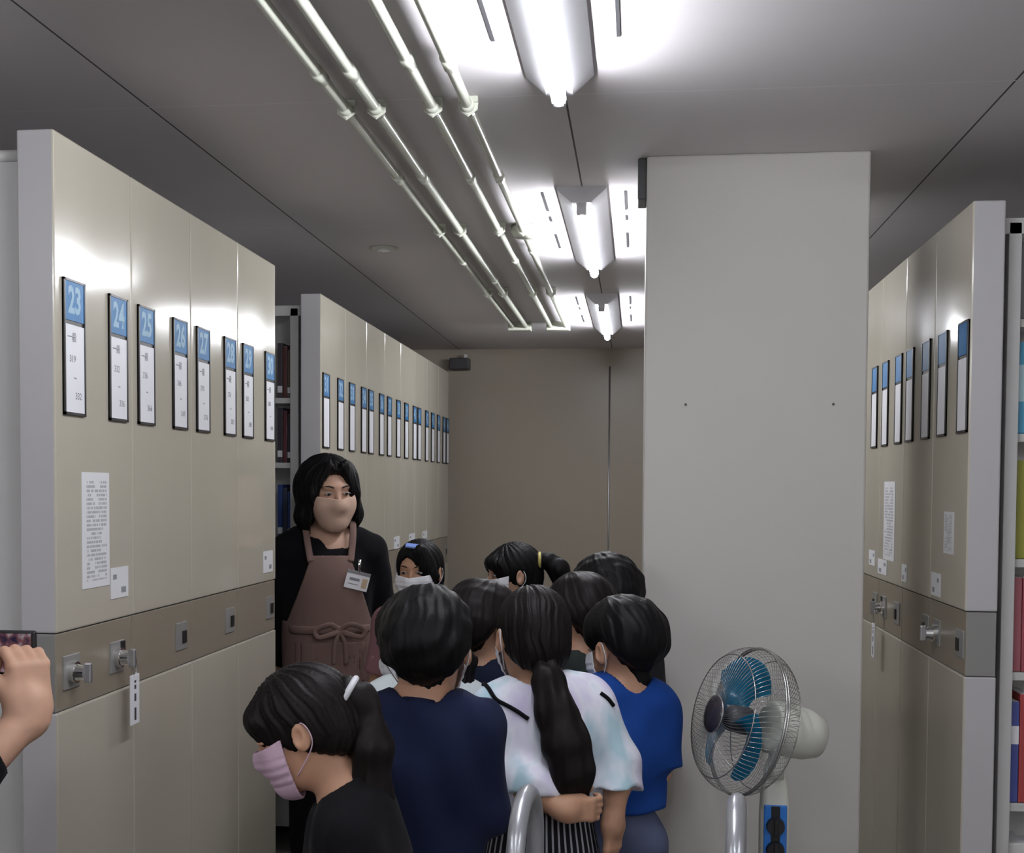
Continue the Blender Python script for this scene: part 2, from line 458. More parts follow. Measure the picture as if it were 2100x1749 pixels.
for k, y in enumerate(YS2):
    w = 'nearest' if k == 0 else ('sixteenth and last' if k == 15 else ('second', 'third', 'fourth', 'fifth', 'sixth', 'seventh', 'eighth', 'ninth', 'tenth', 'eleventh', 'twelfth', 'thirteenth', 'fourteenth', 'fifteenth')[k - 1])
    shelf_label(-1, XL, y, .104, 31 + k, 'blue headed framed shelf label, %s from the left in the far left row' % w, g2)
g3 = 'framed shelf labels on the right block'
for k, (y, w) in enumerate(((3.498, 'rightmost, nearest the camera'), (3.728, 'second from the right'), (3.935, 'third from the right'), (4.162, 'fourth from the right'), (4.336, 'fifth from the right'), (4.563, 'sixth from the right'), (4.763, 'leftmost, next to the column'))):
    shelf_label(1, XR, y, .104, None, 'blue and white framed shelf label on the right block, %s' % w, g3)

# ---------------------------------------------------------------- notices, slips and the hanging tag
def paper(name, side, xf, y0, y1, z0, z1, label, m, cat='notice', group=None, off=.0012):
    a, b = sorted((xf - side * .0003, xf - side * (.0003 + off)))
    bm = box(bmesh.new(), a - xf, b - xf, -(y1 - y0) / 2, (y1 - y0) / 2, -(z1 - z0) / 2, (z1 - z0) / 2)
    o = mesh_obj(name, bm, m, None, loc=(xf, (y0 + y1) / 2, (z0 + z1) / 2)); return tag(o, label, cat, group)
paper('notice', -1, XL, 2.695, 2.842, 1.218, 1.48, 'long printed notice taped to the near left shelf panel under label 23', M['notice'])
sg = 'small white slips on the left shelf panels'
def slip(side, xf, y0, y1, z0, z1, label, group):
    o = paper('paper_slip', side, xf, y0, y1, z0, z1, label, M['paper'], 'paper slip', group, .0016)
    bm = bmesh.new(); xo = -side; rd = -1 if side > 0 else 1
    B = Matrix(((0, 0, xo, 0), (rd, 0, 0, 0), (0, 1, 0, 0), (0, 0, 0, 1)))
    w = (y1 - y0)
    for (u, v, ln, hh) in ((-.28, .2, .2, .012), (.22, -.25, .26, .014)):
        a, b = sorted((xo * .0019, xo * .0023)); box(bm, a, b, u * w - ln * w / 2, u * w + ln * w / 2, v * (z1 - z0) - hh / 2, v * (z1 - z0) + hh / 2)
    mesh_obj('printing', bm, M['ink_grey'], o); return o
slip(-1, XL, 2.848, 2.95, 1.183, 1.256, 'small white slip beside the lower corner of the long notice', sg)
slip(-1, XL, 4.07, 4.178, 1.163, 1.235, 'small white slip low on the panel under label 30, beside the librarian', sg)
for y0, y1, lb in ((5.95, 6.055, 'leftmost of four'), (6.33, 6.48, 'second of four'), (6.76, 6.94, 'third of four'), (7.19, 7.35, 'rightmost of four')):
    slip(-1, XL, y0, y1, 1.135, 1.198, 'small white slip on the far left block, %s above the children' % lb, 'small white slips on the far left block')
paper('notice', 1, XR, 4.37, 4.56, 1.21, 1.479, 'tall pale notice on the right shelf block near the column', M['notice'])
paper('notice', 1, XR, 3.573, 3.682, 1.275, 1.391, 'small pale notice on the nearest panel of the right block', M['notice'])
for y0, y1, z0, z1, lb in ((4.71, 4.83, 1.175, 1.23, 'next to the column'), (4.49, 4.655, 1.155, 1.207, 'second from the column'), (4.16, 4.24, 1.155, 1.212, 'third from the column'), (3.715, 3.82, 1.147, 1.213, 'nearest the camera')):
    slip(1, XR, y0, y1, z0, z1, 'small white slip on the right shelf block, %s' % lb, 'small white slips on the right block')
def hang_tag(side, xf, y, z, label, tilt):
    t = thing('hanging_tag', label, 'tag', (xf - side * .032, y, z), 0, 'tags hanging from lock knobs')
    s = -side
    bm = box(bmesh.new(), -.0015, .0015, -.0265, .0265, -.165, -.045, .001); mesh_obj('tag_card', bm, M['card'], t)
    bm = bmesh.new(); sweep(bm, [Vector((0, .012 * sin(a), -.012 + .026 * cos(a) - .012)) for a in [i * 2 * pi / 20 for i in range(20)]], .0016, n=6, closed=True)
    mesh_obj('ring', bm, M['chrome'], t, True)
    bm = bmesh.new()
    for zz, h in ((-.062, .006), (-.075, .01), (-.1, .018), (-.14, .03)):
        box(bm, s * .0015 - .0003, s * .0015 + .0003, -.005, .006, zz - h / 2, zz + h / 2)
    mesh_obj('printing', bm, M['ink'], t)
    return t
hang_tag(-1, XL, 2.912, 1.042, 'white tag hanging from the second chrome knob on the near left shelf', 0)
hang_tag(1, XR, 4.545, 1.03, 'white tag hanging from a lock on the right shelf block near the column', 0)

# ---------------------------------------------------------------- books
BCOL = {}
def book_mat(c):
    if c not in BCOL: BCOL[c] = nmat('book cloth', c, .5)
    return BCOL[c]
def make_book(w, h, d, c, band, label, group, cat='book'):
    """spine faces -y at local y=0; stands on local z=0, x centred"""
    t = thing('book', label, cat, group=group)
    bm = bmesh.new(); box(bm, -w / 2, w / 2, 0, d, 0, h, min(.003, w * .15)); mesh_obj('cover', bm, book_mat(c), t)
    bm = box(bmesh.new(), -w / 2 + .0025, w / 2 - .0025, .004, d - .002, h - .004, h + .0005); mesh_obj('pages', bm, M['paper'], t)
    if band:
        bm = box(bmesh.new(), -w / 2 + .001, w / 2 - .001, -.0008, .001, h * band[0], h * band[1]); mesh_obj('spine_label', bm, M['card'] if len(band) < 3 else book_mat(band[2]), t)
    return t
rb = random.Random(11)
# right block, first unit: boards at these heights, the frame's inner edge at x = .994
rows = [(1.90, [(.022, .2, (.16, .16, .17), None, 'grey'), (.03, .21, (.05, .1, .2), None, 'dark blue')]),
        (1.60, [(.03, .24, (.08, .35, .55), (.35, .75, (.45, .65, .72)), 'bright sky blue'), (.025, .2, (.03, .1, .25), None, 'navy blue')]),
        (1.27, [(.03, .26, (.26, .26, .03), None, 'yellow green'), (.03, .24, (.05, .02, .03), None, 'dark maroon')]),
        (.97, [(.022, .25, (.33, .10, .12), None, 'dull pink'), (.028, .25, (.30, .06, .08), None, 'dark red')]),
        (.62, [(.022, .27, (.06, .08, .28), (.58, .76), 'blue with a white spine band'), (.03, .29, (.36, .05, .05), None, 'red')]),
        (.30, [(.05, .21, (.62, .62, .60), (.35, .6, (.25, .3, .27)), 'thick white'), (.03, .2, (.02, .02, .02), None, 'black')])]
for z, bs in rows:
    x = .9895
    for i, (w, h, c, band, nm) in enumerate(bs):
        b = make_book(w, h, .13, c, band, '%s book on the right shelf, %s board' % (nm, {1.9: 'the highest', 1.6: 'the second', 1.27: 'the third', .97: 'the fourth', .62: 'the fifth', .3: 'the lowest'}[z]), 'books on the right shelf', 'book')
        b.location = (x + w / 2, 3.488, z + .0008); x += w + .0012
# far left block, books facing the gap behind the librarian
rows = [(1.80, [(.12, .10, .08), (.10, .03, .03), (.05, .04, .05)], 'dark brown'), (1.545, [(.03, .03, .04), (.10, .02, .03), (.04, .03, .05)], 'black or maroon'),
        (1.24, [(.02, .05, .22), (.03, .04, .08), (.02, .06, .25)], 'dark blue'), (.94, [(.02, .05, .18), (.03, .03, .05), (.02, .04, .16)], 'navy')]
for z, cs, nm in rows:
    x = -1.3645
    for i, c in enumerate(cs):
        w = (.019, .017, .021)[i]; h = .19 + .014 * ((i * 7 + int(z * 10)) % 3)
        b = make_book(w, h, .125, c, (.1, .22) if i != 1 else None, '%s book by the librarian, %s, %s there' % (nm, {1.8: 'on the topmost board in the gap', 1.545: 'on the board above her head', 1.24: 'on the board beside her hair', .94: 'on the board behind her arm'}[z], ('rightmost', 'middle', 'leftmost')[i]), 'books in the gap by the librarian')
        b.location = (x - w / 2, 4.91, z + .0008); x -= w + .0012
# ================================================================= pedestal fan
def fan():
    t = thing('pedestal_fan', 'cream pedestal fan with a clear blue blade standing in front of the column', 'fan', (.338, 3.13, 0))
    base = lathe(bmesh.new(), [(0, 0), (.175, 0), (.178, .012), (.17, .022), (.06, .04), (.03, .05), (0, .05)], 40); mesh_obj('base', base, M['cream_plastic'], t, True)
    bm = bmesh.new(); cyl(bm, (0, 0, .045), (0, 0, .47), .0125, n=20); mesh_obj('pole', bm, M['satin'], t, True)
    # control column: a tall rounded housing
    bm = bmesh.new(); rings = []
    for z, w, d in ((.455, .020, .018), (.47, .034, .024), (.52, .0365, .028), (.66, .0365, .029), (.72, .033, .028), (.765, .026, .026), (.79, .020, .022)):
        rings.append([bm.verts.new((w * (abs(cos(a)) ** .6) * (1 if cos(a) > 0 else -1), d * (abs(sin(a)) ** .6) * (1 if sin(a) > 0 else -1), z)) for a in [k * 2 * pi / 24 for k in range(24)]])
    for A, B in zip(rings, rings[1:]):
        for k in range(24): bm.faces.new((A[k], A[(k + 1) % 24], B[(k + 1) % 24], B[k]))
    bm.faces.new(rings[0][::-1]); bm.faces.new(rings[-1]); mesh_obj('neck_housing', bm, M['cream_plastic'], t, True)
    cp = mesh_obj('control_panel', box(bmesh.new(), -.0275, .0275, -.0325, -.024, .49, .687, .003), nmat('fan blue', (.03, .19, .62), .3), t)
    mesh_obj('panel_stripe', box(bmesh.new(), -.0105, .0105, -.0345, -.030, .492, .685, .001), M['dark'], cp)
    for z in (.637, .578):
        bm = bmesh.new(); cyl(bm, (0, -.0325, z), (0, -.047, z), .0225, .0205, n=28); box(bm, -.0035, .0035, -.053, -.045, z - .019, z + .019, .001)
        kn = mesh_obj('knob', bm, M['dark'], cp)
    # the head: built along +y (front), then turned
    yaw, tilt = R(113.), R(14.)
    hm = Matrix.Translation((-.072, -.050, .893)) @ Matrix.Rotation(yaw, 4, 'Z') @ Matrix.Rotation(tilt, 4, 'X')
    def H(name, bm, m, parent=t, smooth=True): bm.transform(hm); return mesh_obj(name, bm, m, parent, smooth)
    wire = nmat('grille wire', (.46, .46, .45), .2, .8)
    def grille(name, prof, n, twist, rings, off=0.):
        bm = bmesh.new()
        for k in range(n):
            a0 = k * 2 * pi / n + off; P = []
            for i, (r, u) in enumerate(prof):
                a = a0 + twist * (1 - r / .18); P.append((r * cos(a), u, r * sin(a)))
            sweep(bm, smooth_path(P, 3), .00065, n=4, caps=False)
        for r, u, w in rings:
            sweep(bm, [(r * cos(a), u, r * sin(a)) for a in [k * 2 * pi / 60 for k in range(60)]], w, n=8, closed=True)
        return H(name, bm, wire)
    fr = grille('front_grille', [(.044, .092), (.10, .088), (.148, .070), (.172, .038), (.178, .006)], 84, .5, [(.178, .004, .0032), (.150, .069, .0014), (.044, .092, .002)])
    grille('rear_grille', [(.052, -.062), (.11, -.062), (.156, -.046), (.174, -.02), (.178, .0)], 84, -.25, [(.178, -.002, .003), (.156, -.046, .0014), (.052, -.062, .002)], .02)
    bm = bmesh.new(); lathe(bm, [(0, .100), (.030, .099), (.044, .094), (.046, .088), (.030, .086), (0, .086)], 32); bm.transform(Matrix(((1, 0, 0, 0), (0, 0, 1, 0), (0, -1, 0, 0), (0, 0, 0, 1))))
    cap = H('hub_cap', bm, nmat('smoked cap', (.10, .09, .11), .15, .6), fr)
    # blades
    tb = nmat('clear blue plastic', (.012, .20, .36), .18, trans=.35)
    for k in range(3):
        bm = bmesh.new(); a0 = R(82 + 120 * k); nr, na = 8, 8; g = []
        for i in range(nr + 1):
            r = .030 + (.152 - .030) * i / nr; row = []
            sp = R(20 + 58 * sin(min(1., i / nr * 1.15) * pi * .55)); cen = a0 + R(16) * (i / nr)
            for j in range(na + 1):
                a = cen + sp * (j / na - .5) * 1.25; u = .034 - .052 * (j / na - .5) * (.55 + .45 * (1 - i / nr)) - .012 * sin(pi * j / na)
                rr = r if i < nr else r - .018 * (2 * j / na - 1) ** 4
                row.append(bm.verts.new((rr * cos(a), u, rr * sin(a))))
            g.append(row)
        for i in range(nr):
            for j in range(na): bm.faces.new((g[i][j], g[i][j + 1], g[i + 1][j + 1], g[i + 1][j]))
        bmesh.ops.solidify(bm, geom=bm.faces[:], thickness=.0016); bmesh.ops.recalc_face_normals(bm, faces=bm.faces); H('blade', bm, tb)
    turn = Matrix(((1, 0, 0, 0), (0, 0, 1, 0), (0, -1, 0, 0), (0, 0, 0, 1)))
    bm = bmesh.new(); lathe(bm, [(0, .060), (.020, .058), (.032, .045), (.034, .0), (0, .0)], 28); bm.transform(turn); H('hub', bm, M['darkgrey'])
    bm = bmesh.new(); lathe(bm, [(0, -.056), (.056, -.056), (.064, -.064), (.066, -.10), (.062, -.16), (.052, -.195), (.03, -.208), (0, -.21)], 36); bm.transform(turn)
    mh = H('motor_housing', bm, M['cream_plastic'])
    bm = box(bmesh.new(), -.012, .012, -.214, -.19, -.028, .028, .003); H('motor_vent', bm, M['tube_steel'], mh)
    bm = bmesh.new(); sweep(bm, [(0, -.10, -.05), (0, -.105, -.09), (.0, -.11, -.12)], [.024, .02, .02], n=16); H('tilt_joint', bm, M['cream_plastic'])
fan()
# ================================================================= step stool with two tubular handrails
def stool():
    t = thing('step_stool', 'grey tubular step stool whose two bent handrails rise before the children and fan', 'step stool', (0, 0, 0))
    def rail(p0, p1, ztop, splay):
        (xa, ya), (xb, yb) = p0, p1; r = .5 * math.hypot(xb - xa, yb - ya); P = []
        P.append((xa + splay[0], ya + splay[1], .016)); P.append((xa + splay[0] * .35, ya + splay[1] * .3, .5)); zc = ztop - .0155 - r * .9
        P += [(xa + splay[0] * .06, ya, zc - .06), (xa, ya, zc)]
        for k in range(1, 12):
            a = pi - k * pi / 12; P.append(((xa + xb) / 2 + (xb - xa) / 2 * cos(a), (ya + yb) / 2 + (yb - ya) / 2 * cos(a), zc + r * .9 * sin(a)))
        P += [(xb, yb, zc), (xb, yb, .5), (xb, yb + .03, .016)]
        bm = bmesh.new(); sweep(bm, P, .0155, n=18); mesh_obj('handrail', bm, M['tube_steel'], t, True)
        for q in (P[0], P[-1]):
            bm = bmesh.new(); cyl(bm, (q[0], q[1], 0), (q[0], q[1], .04), .019, n=18); mesh_obj('rubber_foot', bm, M['dark'], t)
    rail((-.190, 2.0), (-.174, 2.21), .95, (-.05, -.07)); rail((.1565, 2.0), (.177, 2.21), .947, (.0, -.07))
    for z, y0, y1 in ((.24, 1.93, 2.10), (.46, 2.03, 2.23)):
        bm = box(bmesh.new(), -.19, .18, y0, y1, z - .03, z, .004); st = mesh_obj('step', bm, M['tube_steel'], t)
        bm = box(bmesh.new(), -.165, .155, y0 + .012, y1 - .012, z, z + .003); mesh_obj('tread_mat', bm, M['darkgrey'], st)
stool()
# ================================================================= signed-distance modelling for people
F4 = np.float32
def V3(*a): return np.array(a, F4)

class Prim: pass
class Cap(Prim):                         # tapered capsule
    def __init__(s, a, b, ra, rb=None): s.a, s.b = V3(*a), V3(*b); s.ra = ra; s.rb = ra if rb is None else rb
    def __call__(s, P):
        ab = s.b - s.a; d = P - s.a
        t = np.clip(d @ ab / max(float(ab @ ab), 1e-9), 0, 1)
        q = d - t[:, None] * ab
        return np.sqrt(np.einsum('ij,ij->i', q, q)) - (s.ra + (s.rb - s.ra) * t)
class Ell(Prim):                         # ellipsoid, optional 3x3 rotation whose columns are its axes
    def __init__(s, c, r, rot=None): s.c, s.r = V3(*c), V3(*r); s.m = None if rot is None else np.array(rot, F4)
    def __call__(s, P):
        q = P - s.c
        if s.m is not None: q = q @ s.m
        a = q / s.r; k0 = np.sqrt(np.einsum('ij,ij->i', a, a)); b = a / s.r; k1 = np.sqrt(np.einsum('ij,ij->i', b, b))
        return np.where(k1 > 1e-6, k0 * (k0 - 1) / np.maximum(k1, 1e-6), -float(s.r.min()))
class ECap(Prim):                        # capsule with an elliptical section: squash axis w (unit) by factor f
    def __init__(s, a, b, ra, rb, w, f): s.a, s.b, s.ra, s.rb = V3(*a), V3(*b), ra, rb; w = V3(*w); s.w = w / np.linalg.norm(w); s.f = f
    def __call__(s, P):
        ab = s.b - s.a; d = P - s.a
        t = np.clip(d @ ab / max(float(ab @ ab), 1e-9), 0, 1)
        q = d - t[:, None] * ab
        q = q + np.outer(q @ s.w, s.w) * (1 / s.f - 1)
        return (np.sqrt(np.einsum('ij,ij->i', q, q)) - (s.ra + (s.rb - s.ra) * t)) * min(1, s.f + .25)
class RBox(Prim):
    def __init__(s, c, h, r=.01, rot=None): s.c, s.h, s.r = V3(*c), V3(*h), r; s.m = None if rot is None else np.array(rot, F4)
    def __call__(s, P):
        q = P - s.c
        if s.m is not None: q = q @ s.m
        q = np.abs(q) - (s.h - s.r)
        return np.linalg.norm(np.maximum(q, 0), axis=1) + np.minimum(q.max(1), 0) - s.r
class Half(Prim):                        # keeps the side the normal points away from
    def __init__(s, p, n): s.p = V3(*p); n = V3(*n); s.n = n / np.linalg.norm(n)
    def __call__(s, P): return (P - s.p) @ s.n

def smin(a, b, k):
    if k <= 0: return np.minimum(a, b)
    h = np.maximum(k - np.abs(a - b), 0) / k
    return np.minimum(a, b) - h * h * k * .25
def smax(a, b, k): return -smin(-a, -b, k)

class Tf:                                # evaluates f in a moved / turned / scaled frame
    def __init__(s, f, org, rot, sc=1.): s.f, s.o, s.m, s.sc = f, V3(*org), np.array(rot, F4), sc
    def __call__(s, P): return s.f((P - s.o) @ s.m / s.sc) * s.sc
class Uni:
    def __init__(s, fs, k=.02): s.fs, s.k = fs, k
    def __call__(s, P):
        d = None
        for f in s.fs:
            k = s.k
            if isinstance(f, tuple): f, k = f
            v = f(P); d = v if d is None else smin(d, v, k)
        return d
class Sub:
    def __init__(s, f, cuts, k=.005): s.f, s.cuts, s.k = f, cuts, k
    def __call__(s, P):
        d = s.f(P)
        for c in s.cuts:
            k = s.k
            if isinstance(c, tuple): c, k = c
            d = smax(d, -c(P), k)
        return d
class Int:
    def __init__(s, f, keeps, k=.003): s.f, s.keeps, s.k = f, keeps, k
    def __call__(s, P):
        d = s.f(P)
        for c in s.keeps: d = smax(d, c(P), s.k)
        return d
class Off:
    def __init__(s, f, r): s.f, s.r = f, r
    def __call__(s, P): return s.f(P) - s.r
class Shell:
    def __init__(s, f, t): s.f, s.t = f, t
    def __call__(s, P): return np.abs(s.f(P)) - s.t
class Disp:                              # adds g(P) to the distance (folds, strands)
    def __init__(s, f, g): s.f, s.g = f, g
    def __call__(s, P): return s.f(P) + s.g(P)

def waves(seed, n, freq, amp, aniso=(1, 1, 1)):
    r = np.random.RandomState(seed); K = r.normal(size=(n, 3)) * freq * np.array(aniso); ph = r.uniform(0, 6.28, n); A = amp / math.sqrt(n)
    K2 = r.normal(size=(n, 3)) * freq * .45; p2 = r.uniform(0, 6.28, n)
    def g(P):
        o = np.zeros(len(P), F4)
        for i in range(n):
            o += A * np.sin(P @ K[i].astype(F4) + ph[i] + 1.3 * np.sin(P @ K2[i].astype(F4) + p2[i]))
        return o
    return g

def surf_nets(f, lo, hi, h, margin=.012):
    """naive surface nets; far blocks are skipped"""
    lo = np.array(lo, float); hi = np.array(hi, float)
    n = np.ceil((hi - lo) / h).astype(int) + 1
    B = 8; nb = -(-n // B); N = nb * B
    D = np.empty(tuple(N), F4)
    bi = np.stack(np.meshgrid(*[np.arange(k) for k in nb], indexing='ij'), -1).reshape(-1, 3)
    cen = (lo + (bi * B + (B - 1) / 2) * h).astype(F4)
    dc = np.concatenate([f(c) for c in np.array_split(cen, max(1, len(cen) // 200000 + 1))])
    rad = (B / 2) * h * 1.7321 * 1.25 + margin
    near = np.abs(dc) < rad
    D5 = D.reshape(nb[0], B, nb[1], B, nb[2], B)
    sg = np.sign(dc).reshape(tuple(nb)) * 1.
    D5[:] = sg[:, None, :, None, :, None]
    off = np.stack(np.meshgrid(*[np.arange(B)] * 3, indexing='ij'), -1).reshape(-1, 3)
    idx = np.nonzero(near)[0]
    for ch in np.array_split(idx, max(1, len(idx) // 400 + 1)):
        if not len(ch): continue
        g = (bi[ch][:, None, :] * B + off[None]).reshape(-1, 3)
        D[g[:, 0], g[:, 1], g[:, 2]] = f((lo + g * h).astype(F4))
    # cells
    S = D < 0
    c = [S[i:N[0] - 1 + i, j:N[1] - 1 + j, k:N[2] - 1 + k] for i in (0, 1) for j in (0, 1) for k in (0, 1)]
    cnt = sum(x.astype(np.int8) for x in c)
    cells = np.argwhere((cnt > 0) & (cnt < 8))
    if not len(cells): return np.zeros((0, 3)), []
    vid = -np.ones(tuple(N - 1), np.int64); vid[cells[:, 0], cells[:, 1], cells[:, 2]] = np.arange(len(cells))
    acc = np.zeros((len(cells), 3)); w = np.zeros(len(cells))
    for ax in range(3):
        for u in (0, 1):
            for v in (0, 1):
                o0 = np.zeros(3, int); o0[(ax + 1) % 3] = u; o0[(ax + 2) % 3] = v; o1 = o0.copy(); o1[ax] = 1
                a = D[tuple((cells + o0).T)]; b = D[tuple((cells + o1).T)]
                m = (a < 0) != (b < 0)
                t = np.where(m, a / np.where(m, a - b, 1), 0)
                p = np.repeat(o0[None].astype(float), len(cells), 0); p[:, ax] += t
                acc[m] += p[m]; w += m
    Vt = lo + (cells + acc / w[:, None]) * h
    quads = []
    for ax in range(3):
        a1, a2 = (ax + 1) % 3, (ax + 2) % 3
        sl0 = [slice(None)] * 3; sl1 = [slice(None)] * 3; sl0[ax] = slice(0, -1); sl1[ax] = slice(1, None)
        e = np.argwhere(S[tuple(sl0)] != S[tuple(sl1)])
        e = e[(e[:, a1] > 0) & (e[:, a2] > 0) & (e[:, a1] < N[a1] - 1) & (e[:, a2] < N[a2] - 1)]
        if not len(e): continue
        d1 = np.zeros(3, int); d1[a1] = 1; d2 = np.zeros(3, int); d2[a2] = 1
        q = np.stack([vid[tuple((e - d1 - d2).T)], vid[tuple((e - d2).T)], vid[tuple(e.T)], vid[tuple((e - d1).T)]], 1)
        fl = ~S[tuple(e.T)]
        q[fl] = q[fl][:, ::-1]
        quads.append(q)
    q = np.concatenate(quads); q = q[(q >= 0).all(1)]
    return Vt, q

def sdf_mesh(name, blocks, mat, parent=None, relax=0):
    """blocks: list of (sdf, lo, hi, voxel); all their surfaces make ONE mesh"""
    VV, FF, o = [], [], 0
    for f, lo, hi, h in blocks:
        v, q = surf_nets(f, lo, hi, h)
        if not len(v): continue
        VV.append(v); FF.append(np.asarray(q) + o); o += len(v)
    me = bpy.data.meshes.new(name)
    v = np.concatenate(VV); q = np.concatenate(FF)
    me.vertices.add(len(v)); me.vertices.foreach_set('co', v.astype(F4).ravel())
    me.loops.add(q.size); me.loops.foreach_set('vertex_index', q.ravel().astype(np.int32))
    me.polygons.add(len(q)); me.polygons.foreach_set('loop_start', np.arange(0, q.size, 4, dtype=np.int32)); me.polygons.foreach_set('loop_total', np.full(len(q), 4, np.int32))
    me.polygons.foreach_set('use_smooth', np.ones(len(q), bool))
    me.update(); me.validate()
    for mm in (mat if isinstance(mat, (list, tuple)) else [mat]): me.materials.append(mm)
    ob = bpy.data.objects.new(name, me); COL.objects.link(ob)
    if parent: ob.parent = parent
    return ob
# ================================================================= people
def rotm(yaw=0., pitch=0., roll=0.):
    """columns are the turned axes; yaw about z, pitch > 0 looks down, roll > 0 tips towards the right shoulder"""
    return np.array(Matrix.Rotation(yaw, 3, 'Z') @ Matrix.Rotation(-pitch, 3, 'X') @ Matrix.Rotation(roll, 3, 'Y'), F4)

def skin_mat(name, c):
    m = nmat(name, c, .5, spec=.35, sss=.12)
    add_mottle(m, tuple(k * .93 for k in c), tuple(min(1, k * 1.05) for k in c), (28, 28, 28), .3, .7)
    return m
SKIN = {'a': skin_mat('skin', (.56, .335, .235)), 'b': skin_mat('skin tan', (.48, .27, .175)), 'c': skin_mat('skin fair', (.50, .305, .22))}
def hair_mat(name, c):
    m = nmat(name, c, .5, spec=.13)
    add_bump(m, (420, 420, 40), .3, .002, 2.)
    return m
HAIR = {'black': hair_mat('black hair', (.0045, .004, .0046)), 'brown': hair_mat('dark brown hair', (.0072, .0054, .0054))}
def cloth(name, c, rough=.9, fine=900):
    m = nmat(name, c, rough, spec=.08, sheen=.02); add_bump(m, (fine, fine, fine), .25, .0012, 2.); return m
CL = {'black': cloth('black cloth', (.0055, .0055, .007)), 'navy': cloth('navy cloth', (.011, .015, .040)), 'blue': cloth('blue cloth', (.010, .046, .22)),
      'darknavy': cloth('dark navy cloth', (.010, .013, .028)), 'olive': cloth('dark green grey cloth', (.028, .034, .032)), 'pale': cloth('pale cloth', (.55, .60, .62)),
      'slate': cloth('slate blue denim', (.085, .10, .17)), 'dark': cloth('charcoal cloth', (.02, .02, .024)), 'apron': cloth('brown mauve apron cloth', (.165, .108, .095)),
      'grey': cloth('grey cloth', (.2, .2, .21)), 'mauve': cloth('rose cloth', (.25, .13, .15))}
def tiedye():
    m = cloth('tie dye cloth', (.6, .62, .7))
    r = add_mottle(m, (.40, .56, .64), (.60, .55, .74), (9, 9, 5), .38, .62, 3.)
    e = r.color_ramp.elements.new(.5); e.color = (.72, .73, .82, 1)
    return m
CL['tiedye'] = tiedye()
def stripes():
    m = cloth('striped cloth', (.02, .02, .025))
    nt, N, L, b = nodes_of(m)
    tc = N.new('ShaderNodeTexCoord'); sp = N.new('ShaderNodeSeparateXYZ'); L.new(tc.outputs['Object'], sp.inputs[0])
    at = N.new('ShaderNodeMath'); at.operation = 'ARCTAN2'; L.new(sp.outputs['X'], at.inputs[0]); L.new(sp.outputs['Y'], at.inputs[1])
    a = N.new('ShaderNodeMath'); a.operation = 'MULTIPLY_ADD'; L.new(at.outputs[0], a.inputs[0]); a.inputs[1].default_value = 44.; a.inputs[2].default_value = 0.
    s = N.new('ShaderNodeMath'); s.operation = 'SINE'; L.new(a.outputs[0], s.inputs[0])
    g = N.new('ShaderNodeMath'); g.operation = 'GREATER_THAN'; L.new(s.outputs[0], g.inputs[0]); g.inputs[1].default_value = .55
    mx = N.new('ShaderNodeMix'); mx.data_type = 'RGBA'; mx.inputs['A'].default_value = (.012, .012, .015, 1); mx.inputs['B'].default_value = (.36, .36, .40, 1)
    L.new(g.outputs[0], mx.inputs['Factor']); L.new(mx.outputs['Result'], b.inputs['Base Color']); return m
CL['stripes'] = stripes()
MASKM = {'white': cloth('white mask', (.74, .74, .79), .8), 'pink': cloth('lilac mask', (.56, .40, .50), .8), 'beige': cloth('beige mask', (.50, .345, .27), .8)}
M['eye_white'] = nmat('eye white', (.40, .36, .34), .25); M['iris'] = nmat('iris', (.012, .008, .006), .2); M['brow'] = nmat('brow hair', (.02, .014, .012), .7)

# ---- head, in its own frame: x right, y towards the face, z up; unit head about 0.226 tall
def face_prims():
    p = [Ell((0, -.012, .028), (.075, .094, .084)), (Ell((0, .022, -.035), (.061, .064, .08)), .03), (Ell((0, .036, -.075), (.044, .045, .038)), .03),
         (Ell((0, .066, -.098), (.019, .016, .016)), .02)]
    for s in (-1, 1):
        p += [(Ell((s * .036, .060, -.034), (.024, .02, .024)), .02)]
    return p
def head_sdf():
    p = face_prims()
    p += [(Ell((0, .076, .026), (.048, .013, .011)), .015), (Cap((0, .082, .014), (0, .099, -.030), .0065, .0095), .012), (Ell((0, .1005, -.034), (.0115, .011, .0095)), .008)]
    for s in (-1, 1): p += [(Ell((s * .0115, .0925, -.038), (.0075, .009, .0065)), .006)]
    p += [(Ell((0, .0875, -.0655), (.021, .008, .0048)), .004), (Ell((0, .0865, -.0745), (.018, .008, .0055)), .004)]
    f = Sub(Uni(p, .02), [(Ell((s * .031, .101, .004), (.0175, .016, .0105)), .012) for s in (-1, 1)])
    ears = []
    for s in (-1, 1):
        rm = np.array(Matrix.Rotation(s * R(-22), 3, 'Z') @ Matrix.Rotation(R(10), 3, 'X'), F4)
        ears.append((Sub(Ell((s * .082, -.006, -.006), (.0085, .019, .030), rm), [(Ell((s * .093, .000, -.004), (.008, .0095, .017), rm), .004)]), .008))
    return Uni([f] + ears, .008)
HEAD = head_sdf()
MASKF = Uni([(q if not isinstance(q, tuple) else (q[0], .035)) for q in face_prims()] + [(Cap((0, .082, .0), (0, .098, -.034), .010, .013), .03)], .035)

